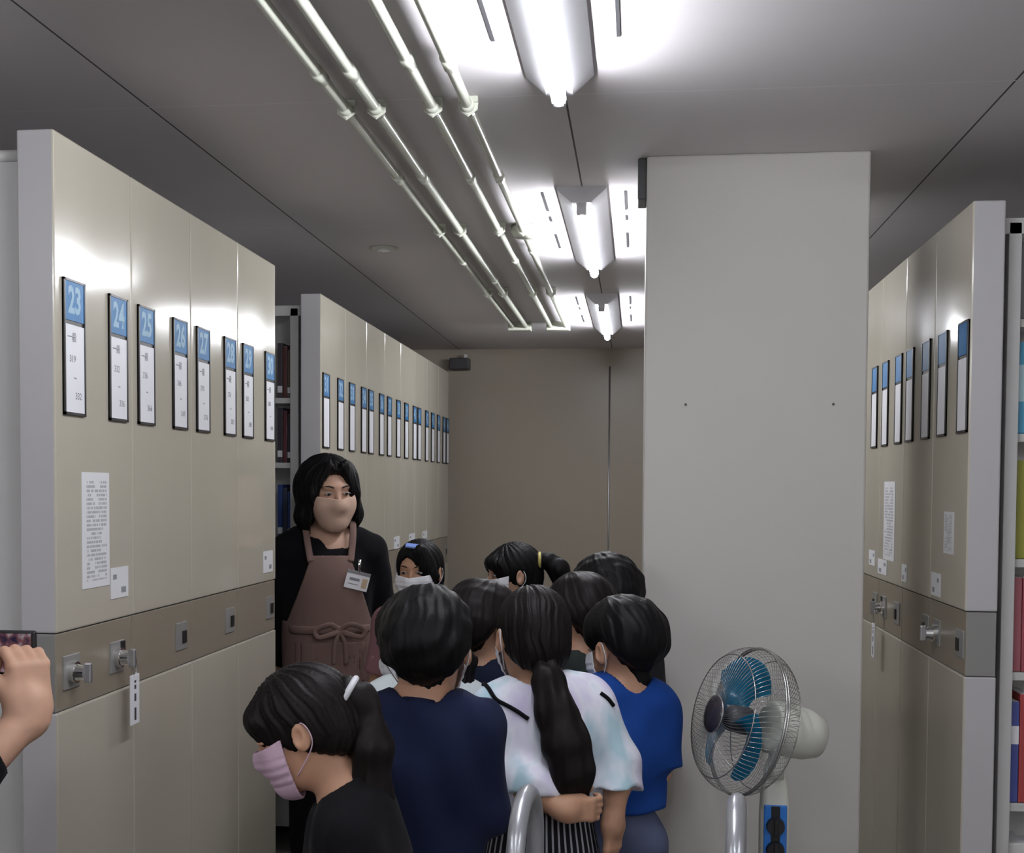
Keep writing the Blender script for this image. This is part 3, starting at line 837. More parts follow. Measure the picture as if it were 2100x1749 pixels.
def strands(seed, amp=.0022, k=34):
    r = np.random.RandomState(seed); ph = r.uniform(0, 6.28, 6)
    def g(P):
        th = np.arctan2(P[:, 0], -P[:, 1] - .012 + .35 * np.maximum(P[:, 2] - .03, 0)); z = P[:, 2]
        w = th + .05 * np.sin(z * 40 + ph[0]) + .02 * np.sin(z * 90 + 5 * th + ph[1])
        return (amp * (np.sin(k * w + ph[2]) * .6 + np.sin(k * .43 * w + ph[3]) * .8 + .4 * np.sin(k * 1.9 * w + ph[4] + z * 30))).astype(F4)
    return g
FAC = lambda x, top, w=.062, y=.128, d=.078: Ell((x, y, top - .118), (w + .02, d, .118))
def hair_sdf(style, seed):
    capb = [Ell((0, -.014, .028), (.0905, .110, .101)), (Ell((0, -.052, -.032), (.076, .066, .072)), .03)]
    ear = [(Ell((s * .098, -.004, -.016), (.025, .024, .036)), .008) for s in (-1, 1)]
    if style in ('short', 'shortfull'):                 # cropped over the nape, thinning out towards neck and ears
        full = style == 'shortfull'; T = .021 if full else .0175
        skull = Uni([Ell((0, -.012, .028), (.075, .094, .084)), (Ell((0, -.050, .0), (.062, .055, .06)), .03), (Cap((0, -.034, -.03), (0, -.03, -.085), .046, .043), .03)], .03)
        rough = waves(seed + 60, 7, 1, .0022, (75, 75, 55))
        class Crop:
            def __call__(s, P):
                y, z = P[:, 1], P[:, 2]
                lim = np.where(y < 0, -.078 * np.clip((-y - .018) / .06, 0, 1) - .004, -.004 - .014 * np.clip(y / .03, 0, 1))
                u = np.clip((z - lim) / .065, 0, 1); tt = (T + .006) * (u * u * (3 - 2 * u)) ** .6 - .006
                tt = tt + .004 * np.clip((-y - .02) / .08, 0, 1) * np.clip((z + .02) / .05, 0, 1)
                return skull(P) - tt.astype(F4) + rough(P) * np.clip(u * 2, 0, 1)
        f = Sub(Crop(), [(FAC(0, .05 if full else .055), .012)] + ear)
        amp, k = .0012, 24
    elif style == 'tied':                               # drawn back, ears free
        f = Sub(Uni([Ell((0, -.014, .026), (.086, .106, .097)), (Ell((0, -.055, -.03), (.070, .060, .066)), .03)], .03), [(FAC(0, .058), .012), (Half((0, 0, -.05), (0, -.5, 1)), .02)] + ear)
        amp, k = .002, 36
    elif style in ('fringe', 'fringe_high'):                             # tied, with a straight fringe
        f = Sub(Uni([Ell((0, -.012, .026), (.087, .108, .098)), (Ell((0, -.055, -.03), (.070, .060, .066)), .03), (Ell((0, .074, .048), (.064, .028, .030)), .02)], .03),
                [(FAC(0, .026 if style == 'fringe' else .044), .006), (Half((0, 0, -.05), (0, -.5, 1)), .02)] + ear)
        amp, k = .002, 40
    elif style == 'parted':                             # side parting swept to the person's left
        f = Sub(Uni([Ell((0, -.014, .028), (.089, .109, .099)), (Ell((0, -.052, -.035), (.080, .068, .085)), .03), (ECap((-.035, .078, .085), (-.078, .045, -.01), .028, .022, (-.7, .7, 0), .6), .02)], .03),
                [(Ell((.026, .13, -.04), (.068, .10, .122)), .008), (Half((0, 0, -.075), (0, -.5, 1)), .02), (Ell((-.096, -.0, -.014), (.022, .022, .034)), .008)])
        amp, k = .002, 36
    elif style == 'longback':                           # hanging loose down the back
        f = Sub(Uni([Ell((0, -.014, .028), (.091, .111, .100)), (Ell((0, -.052, -.035), (.082, .070, .085)), .03), (ECap((0, -.075, -.02), (0, -.085, -.19), .078, .06, (0, 1, 0), .45), .03)], .03),
                [(FAC(0, .05), .012), (Ell((.093, .0, -.012), (.02, .022, .036)), .008), (Ell((-.093, .0, -.012), (.02, .022, .036)), .008), (Ell((0, .05, -.17), (.12, .085, .12)), .02)])
        amp, k = .0024, 34
    elif style == 'bob':
        sides = []
        for s in (-1, 1):
            sides += [(ECap((s * .072, -.002, .060), (s * .094, -.002, -.075), .032, .036, (1, 0, 0), .7), .03), (ECap((s * .094, -.002, -.075), (s * .082, .012, -.128), .036, .016, (1, 0, 0), .65), .02),
                      (ECap((s * .030, .078, .095), (s * .079, .045, .0), .020, .020, (s * .7, .7, 0), .6), .02), (ECap((s * .079, .045, .0), (s * .084, .035, -.085), .020, .016, (1, 0, 0), .6), .02)]
        f = Sub(Uni([Ell((0, -.018, .032), (.100, .118, .102)), (ECap((0, -.055, .0), (0, -.062, -.10), .098, .088, (0, 1, 0), .62), .04)] + sides, .025),
                [(Ell((.006, .128, -.03), (.070, .100, .118)), .010), (Ell((.0, .125, -.07), (.078, .11, .09)), .01), (Half((0, 0, -.140), (0, .0, 1)), .012), (Cap((.012, .10, .13), (.012, .02, .140), .006, .004), .008)])
        amp, k = .0016, 38
    return Disp(f, strands(seed, amp, k))

def chain(pts, rad, w=None, f=1., k=.02):
    fs = []
    for (a, b, ra, rb_) in zip(pts, pts[1:], rad, rad[1:]):
        fs.append(Cap(a, b, ra, rb_) if w is None else ECap(a, b, ra, rb_, w, f))
    return Uni(fs, k)

def hand_prims(wr, d, n, th, hl, curl=(18, 22, 18), thumb=(.55, .75, .15), tc=.25):
    """d: finger direction, n: palm normal, th: side the thumb is on"""
    wr, d, n, th = [np.array(v, float) for v in (wr, d, n, th)]
    d /= np.linalg.norm(d); n -= d * (n @ d); n /= np.linalg.norm(n); th -= d * (th @ d) + n * (th @ n); th /= np.linalg.norm(th)
    rm = np.stack([th, d, n], 1)
    out = [(RBox(wr + d * .27 * hl, (.205 * hl, .25 * hl, .075 * hl), .07 * hl, rm), .02), (Cap(wr - d * .06 * hl, wr + d * .12 * hl, .15 * hl, .16 * hl), .02)]
    for i, (off, ln) in enumerate(((.155, .42), (.052, .47), (-.052, .44), (-.155, .35))):
        p = wr + d * .49 * hl + th * off * hl; a = 0.; fa = th * off * .25
        seg = (.45, .32, .25); r = .052 * hl
        for j, (sl, cu) in enumerate(zip(seg, curl)):
            a += R(cu + i * 2); v = d * cos(a) + n * sin(a) + fa; v /= np.linalg.norm(v)
            q = p + v * ln * sl * hl; out.append((Cap(p, q, r, r * .92), .004 if j else .008)); p = q; r *= .92
    b = wr + d * .10 * hl + th * .13 * hl; v = d * thumb[0] + th * thumb[1] + n * thumb[2]; v /= np.linalg.norm(v)
    m = b + v * .27 * hl; v2 = v * (1 - tc) + d * tc + n * tc * .6; v2 /= np.linalg.norm(v2); e = m + v2 * .24 * hl
    out += [(Cap(b, m, .082 * hl, .062 * hl), .02), (Cap(m, e, .06 * hl, .05 * hl), .006)]
    return out

def build_person(label, pos, H, phib, phih, pitch=5., roll=0., hs=.93, lean=0., side=0., head_off=(0, 0, 0), skin='a', hair='black', style='short', arms=None, hands=None,
                 top='navy', top_long=False, sleeve=.75, loose=.014, hem=.47, bottom='dark', bottom_kind='trousers', mask='white', pony=None, fold_seed=1, bw=1., adult=False,
                 vox=1., group='children listening to the librarian', hand_vox=.0034, sleeve_w=0., neck_open=1., shut=False, cat='person'):
    t = thing('person', label, cat, (pos[0], pos[1], 0), R(phib), group)
    h = H
    # ---- joints in the body frame
    piv = V3(0, 0, .53 * h); LR = rotm(0, R(lean), R(side))
    def up(x, y, z): return piv + LR @ (V3(x, y, z) - piv)
    hc = up(0, .012 * h, h - .128 * hs) + V3(*head_off)
    HR = rotm(R(phih - phib), R(pitch), R(roll))
    sw = (.089 if not adult else .099) * h * bw
    J = {}
    for s, nm in ((-1, 'L'), (1, 'R')):
        sh = up(s * sw, -.004 * h, .775 * h)
        el, wr = (arms or {}).get(nm, (None, None))
        if el is None:
            el = sh + V3(s * .030 * h, -.012 * h, -.165 * h); wr = el + V3(s * -.004 * h, .03 * h, -.138 * h)
        J[nm] = (sh, V3(*el), V3(*wr))
    nr = .0345 * h if not adult else .031 * h
    necktop = hc + HR @ V3(0, -.022, -.045) * hs
    nb = up(0, -.008 * h, .79 * h)
    TORSO = [Tf(Uni([Ell(V3(0, 0, .53 * h) - piv, (.086 * h * bw, .064 * h, .072 * h)), (Ell(V3(0, .004 * h, .61 * h) - piv, (.076 * h * bw, .058 * h, .09 * h)), .05),
                     (Ell(V3(0, 0, .715 * h) - piv, (.091 * h * bw, .064 * h, .098 * h)), .05), (Cap(V3(0, -.006 * h, .788 * h) - piv, V3(-sw * .92, -.006 * h, .772 * h) - piv, .038 * h, .032 * h), .045), (Cap(V3(0, -.006 * h, .788 * h) - piv, V3(sw * .92, -.006 * h, .772 * h) - piv, .038 * h, .032 * h), .045)], .05), piv, LR)]
    trap = [(Cap(up(s * .055 * h, -.012 * h, .803 * h), nb + V3(0, -.004 * h, .018 * h), .024 * h, .03 * h), .04) for s in (-1, 1)]
    limbs, handp = [], {}
    for s, nm in ((-1, 'L'), (1, 'R')):
        sh, el, wr = J[nm]
        limbs += [(Cap(sh, el, .033 * h, .0255 * h), .03), (Cap(el, el + (wr - el) * .35, .0255 * h, .0262 * h), .015), (Cap(el + (wr - el) * .3, wr, .0262 * h, .0175 * h), .015)]
        d = (wr - el) / np.linalg.norm(wr - el)
        hp = dict(d=d, n=(-s, 0, 0), th=(0, 1, 0)); hp.update((hands or {}).get(nm, {}))
        handp[nm] = hand_prims(wr, hp['d'], hp['n'], hp['th'], (.103 if not adult else .108) * h, **{k: v for k, v in hp.items() if k in ('curl', 'thumb', 'tc')})
    legs = []
    for s in (-1, 1):
        x = s * .045 * h
        legs += [(Cap((x, 0, .5 * h), (x, .004 * h, .27 * h), .052 * h, .035 * h), .03), (Cap((x, .004 * h, .27 * h), (x, -.008 * h, .17 * h), .034 * h, .033 * h), .02), (Cap((x, -.008 * h, .17 * h), (x, -.008 * h, .05 * h), .033 * h, .021 * h), .02),
                 (Cap((x, -.02 * h, .026 * h), (x * 1.1, .07 * h, .018 * h), .022 * h, .017 * h), .02)]
    headf = Tf(HEAD, hc, HR, hs)
    neck = [(Cap(nb + V3(0, 0, -.02 * h), necktop, nr * 1.08, nr), .03)]
    core = Uni(TORSO + trap + neck + limbs + legs, .03)
    body = Uni([core, (headf, .02)] + handp['L'] + handp['R'], .02)
    v = .0068 * vox
    pts = np.array([J[k][i] for k in 'LR' for i in range(3)] + [hc])
    lo = np.minimum(pts.min(0) - .2, (-.17, -.16, -.02)); hi = np.maximum(pts.max(0) + .2, (.17, .2, H + .02)); lo[2] = -.01
    hb_lo, hb_hi = hc - .15, hc + .15
    boxes = [(hb_lo, hb_hi, .0033 * vox)]
    for nm in 'LR':
        wr = J[nm][2]; dd = np.array((hands or {}).get(nm, {}).get('d', wr - J[nm][1]), float); dd /= np.linalg.norm(dd)
        c = wr + dd * .07 * (h / 1.25); q = .085 * h / 1.25
        boxes.append((c - q, c + q, hand_vox))
    VV, FF, o = [], [], 0
    vv, q = surf_nets(body, lo, hi, v)
    keep = np.ones(len(q), bool); cen = vv[q].mean(1)
    for (a, b, _) in boxes: keep &= ~((cen > a + v) & (cen < b - v)).all(1)
    VV.append(vv); FF.append(q[keep]); o = len(vv)
    for a, b, vx in boxes:
        v2, q2 = surf_nets(body, a, b, vx)
        if len(v2): VV.append(v2); FF.append(np.asarray(q2) + o); o += len(v2)
    vv = np.concatenate(VV); q = np.concatenate(FF)
    used = np.unique(q); mp = -np.ones(len(vv), np.int64); mp[used] = np.arange(len(used)); vv = vv[used]; q = mp[q]
    me = bpy.data.meshes.new('body'); me.vertices.add(len(vv)); me.vertices.foreach_set('co', vv.astype(F4).ravel())
    me.loops.add(q.size); me.loops.foreach_set('vertex_index', q.ravel().astype(np.int32)); me.polygons.add(len(q))
    me.polygons.foreach_set('loop_start', np.arange(0, q.size, 4, dtype=np.int32)); me.polygons.foreach_set('loop_total', np.full(len(q), 4, np.int32)); me.polygons.foreach_set('use_smooth', np.ones(len(q), bool))
    me.update(); me.validate(); me.materials.append(SKIN[skin])
    bo = bpy.data.objects.new('body', me); COL.objects.link(bo); bo.parent = t
    # ---- eyes and brows
    hm = Matrix([[*HR[i], hc[i]] for i in range(3)] + [[0, 0, 0, 1]]) @ Matrix.Scale(hs, 4)
    def place(bm): bm.transform(hm); return bm
    for s in (-1, 1):
        bm = bmesh.new(); sph(bm, (s * .031, .0795, .0035), 1, 10, (.0128, .0085, .0050)); sph(bm, (s * .031, .0848, .0035), 1, 8, (.0066, .0040, .0050), mi=1)
        sweep(bm, [(s * (.031 + .0145 * u), .0895 - .006 * u * u, .0085 - .0042 * u * u) for u in (-1, -.5, 0, .5, 1)], .0013, n=6)
        mesh_obj('eye', place(bm), [SKIN[skin], SKIN[skin]] if shut else [M['eye_white'], M['iris']], t, True)
        bm = bmesh.new(); sweep(bm, [(s * (.014 + .033 * u), .0905 - .0125 * u * u, .0235 + .006 * sin(u * 2.6)) for u in (0, .25, .5, .75, 1)], [.002, .0032, .003, .0026, .0012], n=8, flat=.9)
        mesh_obj('eyebrow', place(bm), M['brow'], t, True)
    # ---- hair
    hf = [Tf(hair_sdf(style, fold_seed), hc, HR, hs)]
    hlo, hhi = hc - .17, hc + .17
    hlo[2] -= .05 if style in ('bob', 'longback') else 0
    ho = sdf_mesh('hair', [(hf[0], hlo, hhi, .0034 * vox)], HAIR[hair], t)
    if pony:
        md = pony.get('mode', 'head')
        pp = [V3(*q) if md == 'abs' else (hc + V3(*q) if md == 'rel' else hc + HR @ (V3(*q) * hs)) for q in pony['pts']]
        pf = Disp(chain(pp, pony['rad'], pony.get('w'), pony.get('f', 1.)), waves(fold_seed + 5, 8, 1, .0035, (150, 150, 14)))
        pa = np.array(pp); sdf_mesh('ponytail', [(pf, pa.min(0) - .08, pa.max(0) + .08, .0036)], HAIR[hair], ho)
        if pony.get('tie'):
            i = pony.get('tie_at', 0); a, b = Vector(pp[i]), Vector(pp[i + 1]); ax = (b - a).normalized(); u = ax.orthogonal().normalized(); w2 = ax.cross(u); r = pony['rad'][i] * 1.02
            c0 = a.lerp(b, .12); bm = bmesh.new()
            sweep(bm, [c0 + (u * cos(k * pi / 10) + w2 * sin(k * pi / 10)) * r for k in range(20)], .006, n=8, closed=True); mesh_obj('hair_tie', bm, pony['tie'], ho, True)
    # ---- mask
    if mask:
        mf = Disp(MASKF, lambda P, q=(0. if mask == 'beige' else .0009): (q * np.sin(P[:, 2] * 330) * (np.abs(P[:, 2] + .06) < .035)).astype(F4))
        mk = Int(Shell(Off(mf, .0066), .0020), [Half((0, .036, 0), (0, -1, -.1)), Half((0, .09, -.008), (0, .2, 1)), Half((0, 0, -.118), (0, -.3, -1))], .0025)
        mo = sdf_mesh('face_mask', [(Tf(mk, hc, HR, hs), hc - .14, hc + .14, .0021)], MASKM[mask], t)
        for s in (-1, 1):
            bm = bmesh.new()
            sweep(bm, smooth_path([(s * .063, .040, -.022), (s * .074, .012, .002), (s * .085, -.014, .019), (s * .0895, -.025, -.004), (s * .083, -.016, -.034), (s * .062, .034, -.078)]), .0014, n=6)
            mesh_obj('ear_loop', place(bm), MASKM[mask], mo, True)
    # ---- shirt
    L = loose
    pel = V3(0, 0, .53 * h)
    sf = [Tf(Uni([Ell(V3(0, 0, .715 * h) - piv, (.091 * h * bw + L, .064 * h + L, .098 * h + L)), (Cap(V3(0, -.006 * h, .786 * h) - piv, V3(-sw * .93, -.006 * h, .770 * h) - piv, .040 * h + L * .6, .033 * h + L * .8), .045), (Cap(V3(0, -.006 * h, .786 * h) - piv, V3(sw * .93, -.006 * h, .770 * h) - piv, .040 * h + L * .6, .033 * h + L * .8), .045),
                  (ECap(V3(0, 0, .70 * h) - piv, V3(0, .0, (hem - .02) * h) - piv, .088 * h * bw + L, .094 * h * bw + L * 1.3, (0, 1, 0), .74), .05)], .05), piv, LR)]
    sf += [(Cap(up(s * .058 * h, -.012 * h, .803 * h), nb + V3(0, -.004 * h, .012 * h), .024 * h + L * .7, .03 * h + L * .5), .04) for s in (-1, 1)]
    cuts = []
    for s, nm in ((-1, 'L'), (1, 'R')):
        sh, el, wr = J[nm]
        if top_long:
            e2 = el + (wr - el) * sleeve
            a = Uni([Cap(sh, el, .035 * h + L * .7, .0285 * h + L * .7), (Cap(el, el + (wr - el) * (sleeve + .15), .0275 * h + L * .6, .022 * h + L * .5 + sleeve_w), .02)], .02)
            a = Int(a, [Uni([Half(e2, (wr - el)), RBox(sh, (.16, .16, .16), .01)], 0)])
        else:
            e2 = sh + (el - sh) * sleeve
            a = Int(Cap(sh, sh + (el - sh) * (sleeve + .2), .035 * h + L * .7, .032 * h + L * 1.3), [Half(e2, (el - sh))])
        sf.append((a, .03))
    sf = Uni(sf, .03)
    nd = necktop - nb; nd = nd / np.linalg.norm(nd)
    fwd = HR @ V3(0, 1, 0)
    open_ = neck_open; tilt = nd + (LR @ V3(0, .36, 0)); tilt = tilt / np.linalg.norm(tilt)
    base = nb + nd * (.020 - .016 * (open_ - 1)) * h
    rim = nr * 1.29 * open_
    sf = Sub(sf, [(Int(Cap(base - nd * .05, necktop + nd * .12, rim, rim * 1.25), [Half(base, -tilt)], .004), .006)])
    sf = Int(sf, [Half(up(0, 0, hem * h), LR @ V3(0, 0, -1))])
    sf = Disp(sf, waves(fold_seed, 9, 1, .0042 * (1.3 if loose > .015 else 1.), (34, 34, 17)))
    slo, shi = lo.copy() + .06, hi.copy() - .06; slo[2] = hem * h - .06; shi[2] = .90 * h + .02
    so = sdf_mesh('shirt', [(sf, slo, shi, .0062 * vox)], CL[top], t)
    u1 = np.cross(tilt, V3(0, 1, 0)); u1 /= np.linalg.norm(u1); u2 = np.cross(tilt, u1); ring = []
    for k in range(28):
        a = k * 2 * pi / 28; ring.append(tuple(float(q) for q in base + (u1 * cos(a) + u2 * sin(a)) * (rim + .002)))
    bm = bmesh.new(); sweep(bm, ring, .0065, n=8, closed=True); mesh_obj('collar', bm, CL[top], so, True)
    # ---- trousers, shorts or skirt, and shoes
    if bottom_kind == 'skirt':
        kf = ECap((0, 0, .58 * h), (0, 0, .3 * h), .082 * h * bw + .012, .145 * h, (0, 1, 0), .8)
        kf = Int(Disp(kf, lambda P: (.006 * np.sin(np.arctan2(P[:, 0], P[:, 1]) * 22) * np.clip((.56 * h - P[:, 2]) / (.25 * h), 0, 1)).astype(F4)), [Half((0, 0, .30 * h), (0, 0, -1)), Half((0, 0, .60 * h), (0, 0, 1))])
        klo, khi = (-.25, -.22, .27 * h), (.25, .22, .63 * h)
    else:
        end = .06 * h if bottom_kind == 'trousers' else .29 * h
        fs = [Ell((0, 0, .53 * h), (.088 * h * bw + .008, .067 * h + .008, .078 * h))]
        for s in (-1, 1):
            x = s * .046 * h
            fs.append((Uni([Cap((x, 0, .5 * h), (x, .004 * h, .28 * h), .056 * h + .006, .042 * h + .01), (Cap((x, .004 * h, .28 * h), (x, -.008 * h, .05 * h), .042 * h + .008, .034 * h + .006), .01)], .02), .02))
        kf = Int(Disp(Uni(fs, .02), waves(fold_seed + 3, 7, 1, .003, (30, 30, 20))), [Half((0, 0, end), (0, 0, -1)), Half((0, 0, .60 * h), (0, 0, 1))])
        klo, khi = (-.2, -.16, end - .02), (.2, .16, .63 * h)
    ko = sdf_mesh('skirt' if bottom_kind == 'skirt' else ('shorts' if bottom_kind == 'shorts' else 'trousers'), [(kf, klo, khi, .0072 * vox)], CL[bottom], t)
    for s in (-1, 1):
        x = s * .046 * h
        f = Int(Uni([Cap((x, -.024 * h, .03 * h), (x * 1.08, .075 * h, .022 * h), .027 * h, .025 * h), (Cap((x, -.012 * h, .03 * h), (x, -.01 * h, .055 * h), .026 * h, .027 * h), .02)], .02), [Half((0, 0, .001), (0, 0, -1)), Half((0, 0, .062 * h), (0, 0, 1))])
        sdf_mesh('shoe', [(f, (x - .08, -.12, -.01), (x + .08, .19, .13), .006)], CL['dark'] if s else CL['dark'], t)
    return dict(t=t, hc=hc, HR=HR, hs=hs, hm=hm, J=J, up=up, nb=nb, sf=sf, h=h, hair=ho, shirt=so, place=place, hf=hf[0])
# ================================================================= who stands where
KG = 'children listening to the librarian'
# -- the librarian
L_ = build_person('woman with black bob, beige mask and brown apron facing the children by the shelves', (-1.115, 4.5), 1.565, 198, 214, 4, 2, 1.07, style='bob', hair='black', skin='c', mask='beige', top='black', top_long=True, sleeve=.94,
                  loose=.016, hem=.5, bottom='black', adult=True, vox=.85, fold_seed=4, group=None, bw=.98, neck_open=1.42,
                  arms={'L': ((-.205, -.05, 1.0), (-.17, -.08, .78)), 'R': ((.205, -.06, 1.0), (.16, -.09, .78))})
t, h, sfL = L_['t'], L_['h'], L_['sf']
shirt_nos = Uni([Ell((0, 0, .715 * h), (.100 * h, .076 * h, .108 * h)), (ECap((0, .002, .70 * h), (0, .006, .30 * h), .098 * h, .112 * h, (0, 1, 0), .78), .05)], .05)
fold = waves(21, 9, 1, .0045, (22, 22, 11))
ap = Int(Shell(Off(Disp(shirt_nos, fold), .006), .0035), [Half((0, -.02, 0), (0, -1, 0)), Half((0, 0, .765 * h), (0, -.1, 1)), Half((0, 0, .32 * h), (0, 0, -1)),
      Uni([Half((.072, 0, .765 * h), (1, 0, .35)), Half((0, 0, .62 * h), (0, 0, 1))], 0), Uni([Half((-.072, 0, .765 * h), (-1, 0, .35)), Half((0, 0, .62 * h), (0, 0, 1))], 0)])
apo = sdf_mesh('apron', [(ap, (-.23, -.05, .3 * h), (.23, .25, .80 * h), .0042)], CL['apron'], t)
def front_y(x, z, off=.0115):
    P = np.stack([np.full(400, x), np.linspace(.25, .0, 400), np.full(400, z)], 1).astype(F4)
    d = Disp(shirt_nos, fold)(P) - off
    i = np.argmax(d < 0); return float(P[i, 1])
for s in (-1, 1):
    bm = bmesh.new()
    pts = [(s * .070, front_y(s * .070, .758 * h), .758 * h), (s * .078, .085, .79 * h), (s * .084, .058, .826 * h), (s * .082, .012, .846 * h), (s * .06, -.06, .80 * h), (s * .03, -.10, .72 * h)]
    sweep(bm, smooth_path(pts), .0125, n=8, flat=.28, up=Vector((0, 1, .2))); mesh_obj('apron_strap', bm, CL['apron'], apo, True)
zw = .603 * h
bm = bmesh.new(); sweep(bm, [(x, front_y(x, zw, .015) if abs(x) < .14 else .035, zw) for x in np.linspace(-.155, .155, 17)], .015, n=8, flat=.3, up=Vector((0, 1, 0))); mesh_obj('waist_tie', bm, CL['apron'], apo, True)
bx_, by_ = -.03, front_y(-.03, zw, .024)
bm = bmesh.new()
for s in (-1, 1):
    sweep(bm, smooth_path([(bx_, by_, zw), (bx_ + s * .035, by_ + .012, zw + .022), (bx_ + s * .085, by_ + .01, zw + .004), (bx_ + s * .075, by_ + .012, zw - .022), (bx_ + s * .03, by_ + .012, zw - .012), (bx_, by_, zw)]), .009, n=8, flat=.35, up=Vector((0, 1, 0)))
    sweep(bm, smooth_path([(bx_, by_ + .004, zw), (bx_ + s * .018, by_ + .008, zw - .05), (bx_ + s * .022, by_ + .004, zw - .12)]), .007, n=8, flat=.35, up=Vector((0, 1, 0)))
mesh_obj('bow', bm, CL['apron'], apo, True)
pk = Int(Shell(Off(Disp(shirt_nos, fold), .012), .003), [Half((0, .0, 0), (0, -1, 0)), Half((0, 0, .575 * h), (0, 0, 1)), Half((0, 0, .46 * h), (0, 0, -1)), Half((.125, 0, 0), (1, 0, 0)), Half((-.125, 0, 0), (-1, 0, 0))])
sdf_mesh('pocket', [(pk, (-.15, .02, .45 * h), (.15, .25, .585 * h), .0042)], CL['apron'], apo)
# the badge on the apron's bib
bt = thing('name_badge', "white name badge clipped to the brown apron's left strap", 'badge', (0, 0, 0))
bmw = Matrix.Translation((-1.115, 4.5, 0)) @ Matrix.Rotation(R(198), 4, 'Z')
bz = 1.118; yb = front_y(-.085, bz + .04, .017) + .010
loc = bmw @ Vector((-.092, yb, bz)); bt.location = loc; bt.rotation_euler = Euler((R(-4), R(-14), R(198) + R(14)))
mesh_obj('badge_card', box(bmesh.new(), -.044, .044, -.001, .001, -.032, .032, .0008), M['card'], bt)
mesh_obj('photo_patch', box(bmesh.new(), -.038, -.018, .001, .0014, -.022, .012), nmat('badge tan', (.55, .42, .28), .6), bt)
bm = bmesh.new(); box(bm, -.008, .03, .001, .0014, -.002, .008); box(bm, -.006, .034, .001, .0013, -.016, -.013); mesh_obj('printing', bm, M['ink_grey'], bt)
mesh_obj('badge_top', box(bmesh.new(), -.044, .044, -.0012, .0016, .022, .034, .0006), M['tube_steel'], bt)
bm = bmesh.new(); sweep(bm, [(0, .0, .03), (.006, .001, .055), (.01, -.002, .075)], .006, n=8, flat=.3, up=Vector((0, 1, 0))); mesh_obj('clip', bm, M['chrome'], bt, True)

# -- the children, nearest first
def wl(pos, phi, p):
    """a point of the room in a person's own frame"""
    v = Matrix.Rotation(-R(phi), 3, 'Z') @ Vector((p[0] - pos[0], p[1] - pos[1], p[2])); return (v.x, v.y, v.z)
def wd(phi, d): return tuple(Matrix.Rotation(-R(phi), 3, 'Z') @ Vector(d))
white_tie = nmat('white hair tie', (.6, .6, .64), .5); yellow_tie = nmat('yellow hair tie', (.55, .48, .16), .4)

build_person('child in black with a ponytail and lilac mask, head bowed, in the left foreground', (-.447, 2.12), 1.130, 96, 97, 22, 0, .86, lean=7, head_off=(0, .055, .024), style='fringe', hair='brown', skin='b', mask='pink', top='black',
    loose=.014, sleeve=.8, hem=.44, bottom='black', fold_seed=8, vox=.85, group=KG, shut=True,
    pony=dict(mode='rel', pts=[(0, -.072, .058), (0, -.102, .042), (-.01, -.118, -.03), (-.015, -.118, -.12), (-.015, -.112, -.24), (-.01, -.095, -.33)], rad=[.03, .024, .034, .033, .026, .010], tie=white_tie, tie_at=0))
build_person('child in a navy T-shirt seen from behind, hair short, in the middle of the group', (-.430, 2.50), 1.252, 4, 3, 4, 0, .98, head_off=(.012, 0, 0), style='shortfull', hair='black', skin='b', top='navy', top_long=True, loose=.020, sleeve=.35, sleeve_w=.008, arms={'L': ((-.128, .005, .80), (-.03, .115, .85)), 'R': ((.128, .005, .80), (.03, .115, .88))}, hands={'L': dict(d=(1, .1, 0), n=(0, -1, 0), th=(0, 0, 1)), 'R': dict(d=(-1, .1, 0), n=(0, -1, 0), th=(0, 0, 1))}, hem=.44, bottom='black', bottom_kind='shorts', fold_seed=12, vox=.85, group=KG, bw=.98)
build_person('child in a pale top and white mask mostly hidden behind the navy T-shirt', (-.482, 2.89), 1.218, 10, 80, 26, 0, .94, head_off=(-.026, .01, 0), style='tied', hair='brown', skin='b', top='pale', loose=.018, sleeve=.8, hem=.46, bottom='dark', fold_seed=15, group=KG, bw=.93, arms={'L': ((-.125, -.01, .77), (-.115, .03, .60)), 'R': ((.112, .03, .775), (.05, .11, .70))}, pony=dict(mode='rel', pts=[(.085, -.02, .0), (.105, -.03, -.05), (.10, -.035, -.12), (.085, -.035, -.2)], rad=[.03, .032, .03, .012]))
build_person('child in a dark navy top squeezed between the navy T-shirt and the tie-dye girl', (-.382, 3.13), 1.218, -5, -42, 6, 0, .93, style='shortfull', hair='brown', skin='b', top='darknavy', loose=.016, sleeve=.8, hem=.46, bottom='dark', fold_seed=18, group=KG)
P7, A7 = (-.205, 2.80), 12
g7 = build_person('girl in a pale tie-dye top with a very long ponytail, hands clasped behind her back', P7, 1.238, A7, 24, 6, 0, .93, head_off=(-.022, .01, 0), style='tied', hair='brown', skin='b', top='tiedye', top_long=True, sleeve=.42, sleeve_w=.028, loose=.02, hem=.615,
    bottom='stripes', bottom_kind='skirt', fold_seed=22, vox=.8, group=KG, hand_vox=.0022,
    arms={'R': (wl(P7, A7, (-.036, 2.80, .848)), wl(P7, A7, (-.048, 2.765, .722))), 'L': (wl(P7, A7, (-.305, 2.725, .842)), wl(P7, A7, (-.150, 2.655, .772)))},
    hands={'R': dict(d=wd(A7, (-.02, .06, -1)), n=wd(A7, (-.8, .6, 0)), th=wd(A7, (-.5, .85, 0)), curl=(16, 20, 14), thumb=(.95, .25, .25)),
           'L': dict(d=wd(A7, (1, .28, -.04)), n=wd(A7, (-.28, 1, .0)), th=wd(A7, (0, 0, 1)), curl=(38, 45, 30), thumb=(.75, .35, .45))},
    pony=dict(mode='rel', pts=[(.012, -.085, -.045), (.022, -.118, -.085), (.034, -.142, -.145), (.050, -.162, -.215), (.066, -.166, -.275), (.080, -.155, -.325)], rad=[.030, .032, .042, .047, .042, .020], w=(0, 1, 0), f=.55))
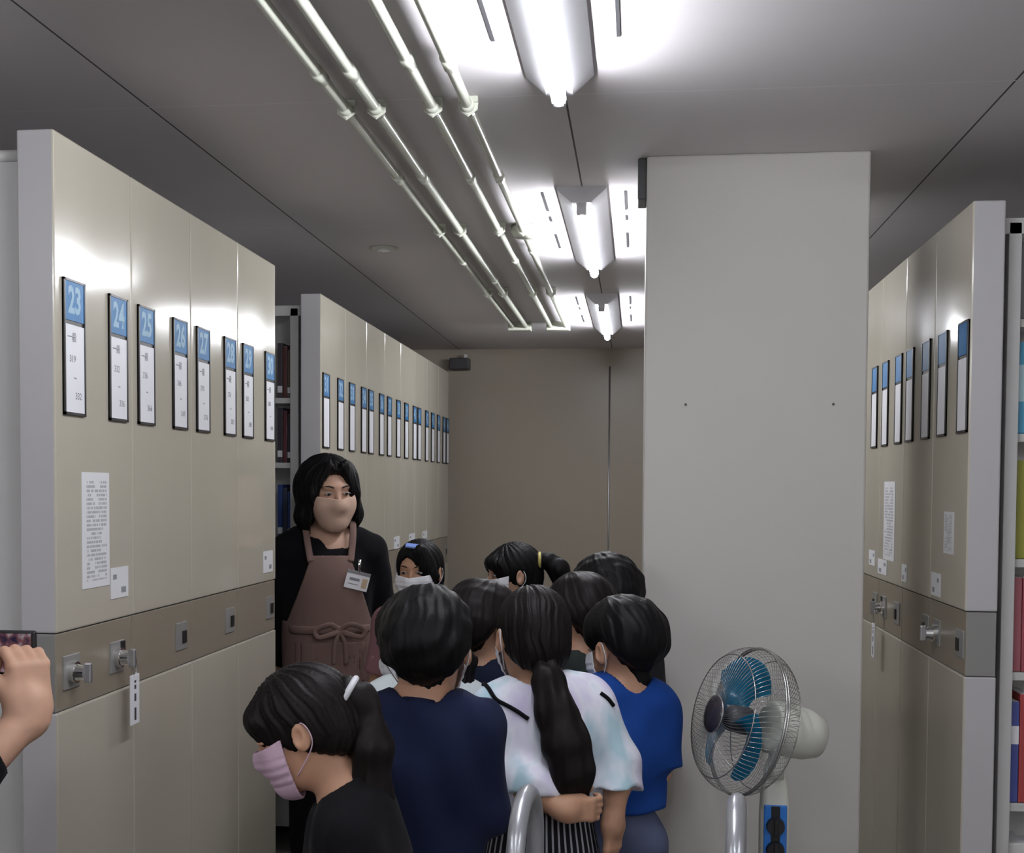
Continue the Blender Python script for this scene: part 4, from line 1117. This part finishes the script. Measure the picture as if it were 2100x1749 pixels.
for pts, nm in (([(-.128, -.005, 1.005), (-.112, -.07, .995), (-.075, -.095, .975), (-.045, -.102, .957)], 'piping'), ([(.118, -.05, 1.0), (.13, -.045, .985), (.138, -.04, .968)], 'piping')):
    # lie the cord on the shirt's surface
    out = []
    for p in smooth_path(pts):
        q = np.array([[p.x, p.y, p.z]], F4)
        for _ in range(12):
            d = g7['sf'](q)[0]; e = 1e-3
            g = np.array([g7['sf'](q + np.eye(3, dtype=F4)[i:i + 1] * e)[0] - d for i in range(3)]) / e
            q = q - (g / max(np.linalg.norm(g), 1e-6) * (d - .002))[None].astype(F4)
        out.append(tuple(float(k) for k in q[0]))
    bm = bmesh.new(); sweep(bm, out, .0045, n=8); mesh_obj(nm, bm, CL['black'], g7['shirt'], True)
P8, A8 = (-.043, 3.05), 14
build_person('child in a royal blue top and grey shorts standing in front of the column', P8, 1.190, A8, 44, 12, -4, .94, head_off=(.014, .0, 0), style='shortfull', hair='black', skin='b', top='blue', loose=.018, sleeve=.9, hem=.575, bottom='slate', bottom_kind='shorts', fold_seed=26, vox=.85, group=KG, neck_open=.93,
    bw=.88, arms={'L': ((-.122, -.01, .765), (-.04, .10, .76)), 'R': ((.098, -.005, .765), (.025, .095, .79))}, hands={'L': dict(d=(1, .1, 0), n=(0, -1, 0), th=(0, 0, 1)), 'R': dict(d=(-1, .1, 0), n=(0, -1, 0), th=(0, 0, 1))})
build_person('child in a dark green-grey top behind the tie-dye girl and the blue top', (-.152, 3.31), 1.232, 8, 52, 6, 0, .93, style='short', hair='brown', skin='b', top='olive', loose=.016, sleeve=.8, hem=.46, bottom='dark', fold_seed=29, group=KG)
build_person('short-haired child at the back right, head against the edge of the column', (-.092, 3.535), 1.268, 4, 50, 4, 0, .93, style='shortfull', hair='black', skin='b', top='dark', loose=.014, sleeve=.8, hem=.46, bottom='dark', fold_seed=33, group=KG, bw=.95)
build_person('child with a fringe, white mask and ponytail in profile at the back of the group', (-.425, 4.48), 1.262, 95, 112, 4, 0, .93, style='fringe_high', hair='black', skin='c', top='dark', loose=.014, sleeve=.8, hem=.46, bottom='dark', fold_seed=36, group=KG,
    pony=dict(mode='rel', pts=[(-.005, -.09, .05), (-.005, -.13, .05), (-.005, -.165, .02), (-.005, -.185, -.05), (0, -.185, -.14)], rad=[.026, .022, .034, .032, .012], tie=yellow_tie, tie_at=0))
g12 = build_person('child with a blue hair clip and white mask facing the camera beside the librarian', (-.725, 4.20), 1.279, 172, 170, 2, 0, .87, style='parted', hair='black', skin='b', top='mauve', loose=.014, sleeve=.8, hem=.46, bottom='dark', fold_seed=40, group=KG)
bm = box(bmesh.new(), -.032, .032, -.004, .006, -.010, .010, .003); bm.transform(Matrix.Translation((-.006, .072, .104)) @ Matrix.Rotation(R(-6), 4, 'Y') @ Matrix.Rotation(R(50), 4, 'X'))
mesh_obj('hair_clip', g12['place'](bm), nmat('blue clip', (.26, .38, .85), .35), g12['hair'])

# -- the person at the left edge, photographing
PP, AP = (-1.36, 1.70), -22
Wr, El = (-.994, 1.98, 1.070), (-1.125, 1.80, .895)
ph = build_person('person at the left edge in black sleeves holding up a phone', PP, 1.62, AP, -25, 10, 0, 1.0, style='short', hair='black', skin='a', mask='white', top='black', top_long=True, sleeve=.70, loose=.018, hem=.5, bottom='dark', adult=True, fold_seed=50, group=None, hand_vox=.0023,
    arms={'R': (wl(PP, AP, El), wl(PP, AP, Wr)), 'L': ((-.22, .06, 1.02), (-.12, .27, 1.10))},
    hands={'R': dict(d=wd(AP, (-.10, .10, 1)), n=wd(AP, (-.8, .7, -.1)), th=wd(AP, (-.7, -.8, 0)), curl=(46, 62, 45), thumb=(.9, .55, .25), tc=.15)})

# the phone in that hand
t = thing('smartphone', 'dark smartphone held sideways in the hand at the left edge', 'phone', (-1.088, 2.032, 1.166), R(3))
mesh_obj('phone_body', box(bmesh.new(), -.078, .078, -.0045, .0045, -.038, .038, .004), M['dark'], t)
def screen_mat():
    m = nmat('phone screen', (.02, .02, .02), .2, emit=(1, 1, 1), strength=.35)
    nt, N, L, b = nodes_of(m); v = tex_coord(m, (60, 60, 60)); n = N.new('ShaderNodeTexNoise'); n.inputs['Scale'].default_value = 1.; L.new(v, n.inputs['Vector'])
    r = N.new('ShaderNodeValToRGB'); el = r.color_ramp.elements; el[0].position = .35; el[0].color = (.02, .012, .06, 1); el[1].position = .7; el[1].color = (.8, .75, .85, 1)
    e = el.new(.5); e.color = (.28, .1, .12, 1); L.new(n.outputs['Fac'], r.inputs['Fac']); L.new(r.outputs['Color'], b.inputs['Emission Color']); return m
mesh_obj('phone_screen', box(bmesh.new(), -.07, .07, -.0052, -.0043, -.033, .033), screen_mat(), t)
# ================================================================= camera and light
cam = bpy.data.cameras.new('camera'); co = bpy.data.objects.new('camera', cam); COL.objects.link(co)
F, YAW, PIT, ROL, OX, OY = 2600., R(6.7654), R(-2.2634), R(.3238), -50.434, 228.587
fw = Vector((-sin(YAW) * cos(PIT), cos(YAW) * cos(PIT), sin(PIT))); rt0 = Vector((cos(YAW), sin(YAW), 0)); up0 = rt0.cross(fw)
rt = rt0 * cos(ROL) + up0 * sin(ROL); up = up0 * cos(ROL) - rt0 * sin(ROL)
mw = Matrix((rt, up, -fw)).transposed().to_4x4(); mw.translation = (0, 0, 1.45); co.matrix_world = mw
cam.sensor_fit = 'HORIZONTAL'; cam.sensor_width = 36.; cam.lens = 36. * F / 2100.
cam.shift_x = -OX / 2100.; cam.shift_y = OY / 2100.; cam.clip_start = .02
SC.camera = co
w = bpy.data.worlds.new('world'); SC.world = w; w.use_nodes = True
w.node_tree.nodes['Background'].inputs[0].default_value = (.02, .02, .022, 1); w.node_tree.nodes['Background'].inputs[1].default_value = 1.
vs = SC.view_settings; vs.view_transform = 'Standard'; vs.look = 'None'; vs.exposure = 0.; vs.gamma = 1.; vs.use_curve_mapping = False
SC.cycles.use_denoising = True
SC.cycles.max_bounces = 8; SC.cycles.diffuse_bounces = 5; SC.cycles.glossy_bounces = 4; SC.cycles.transparent_max_bounces = 12
SC.cycles.sample_clamp_indirect = 6.
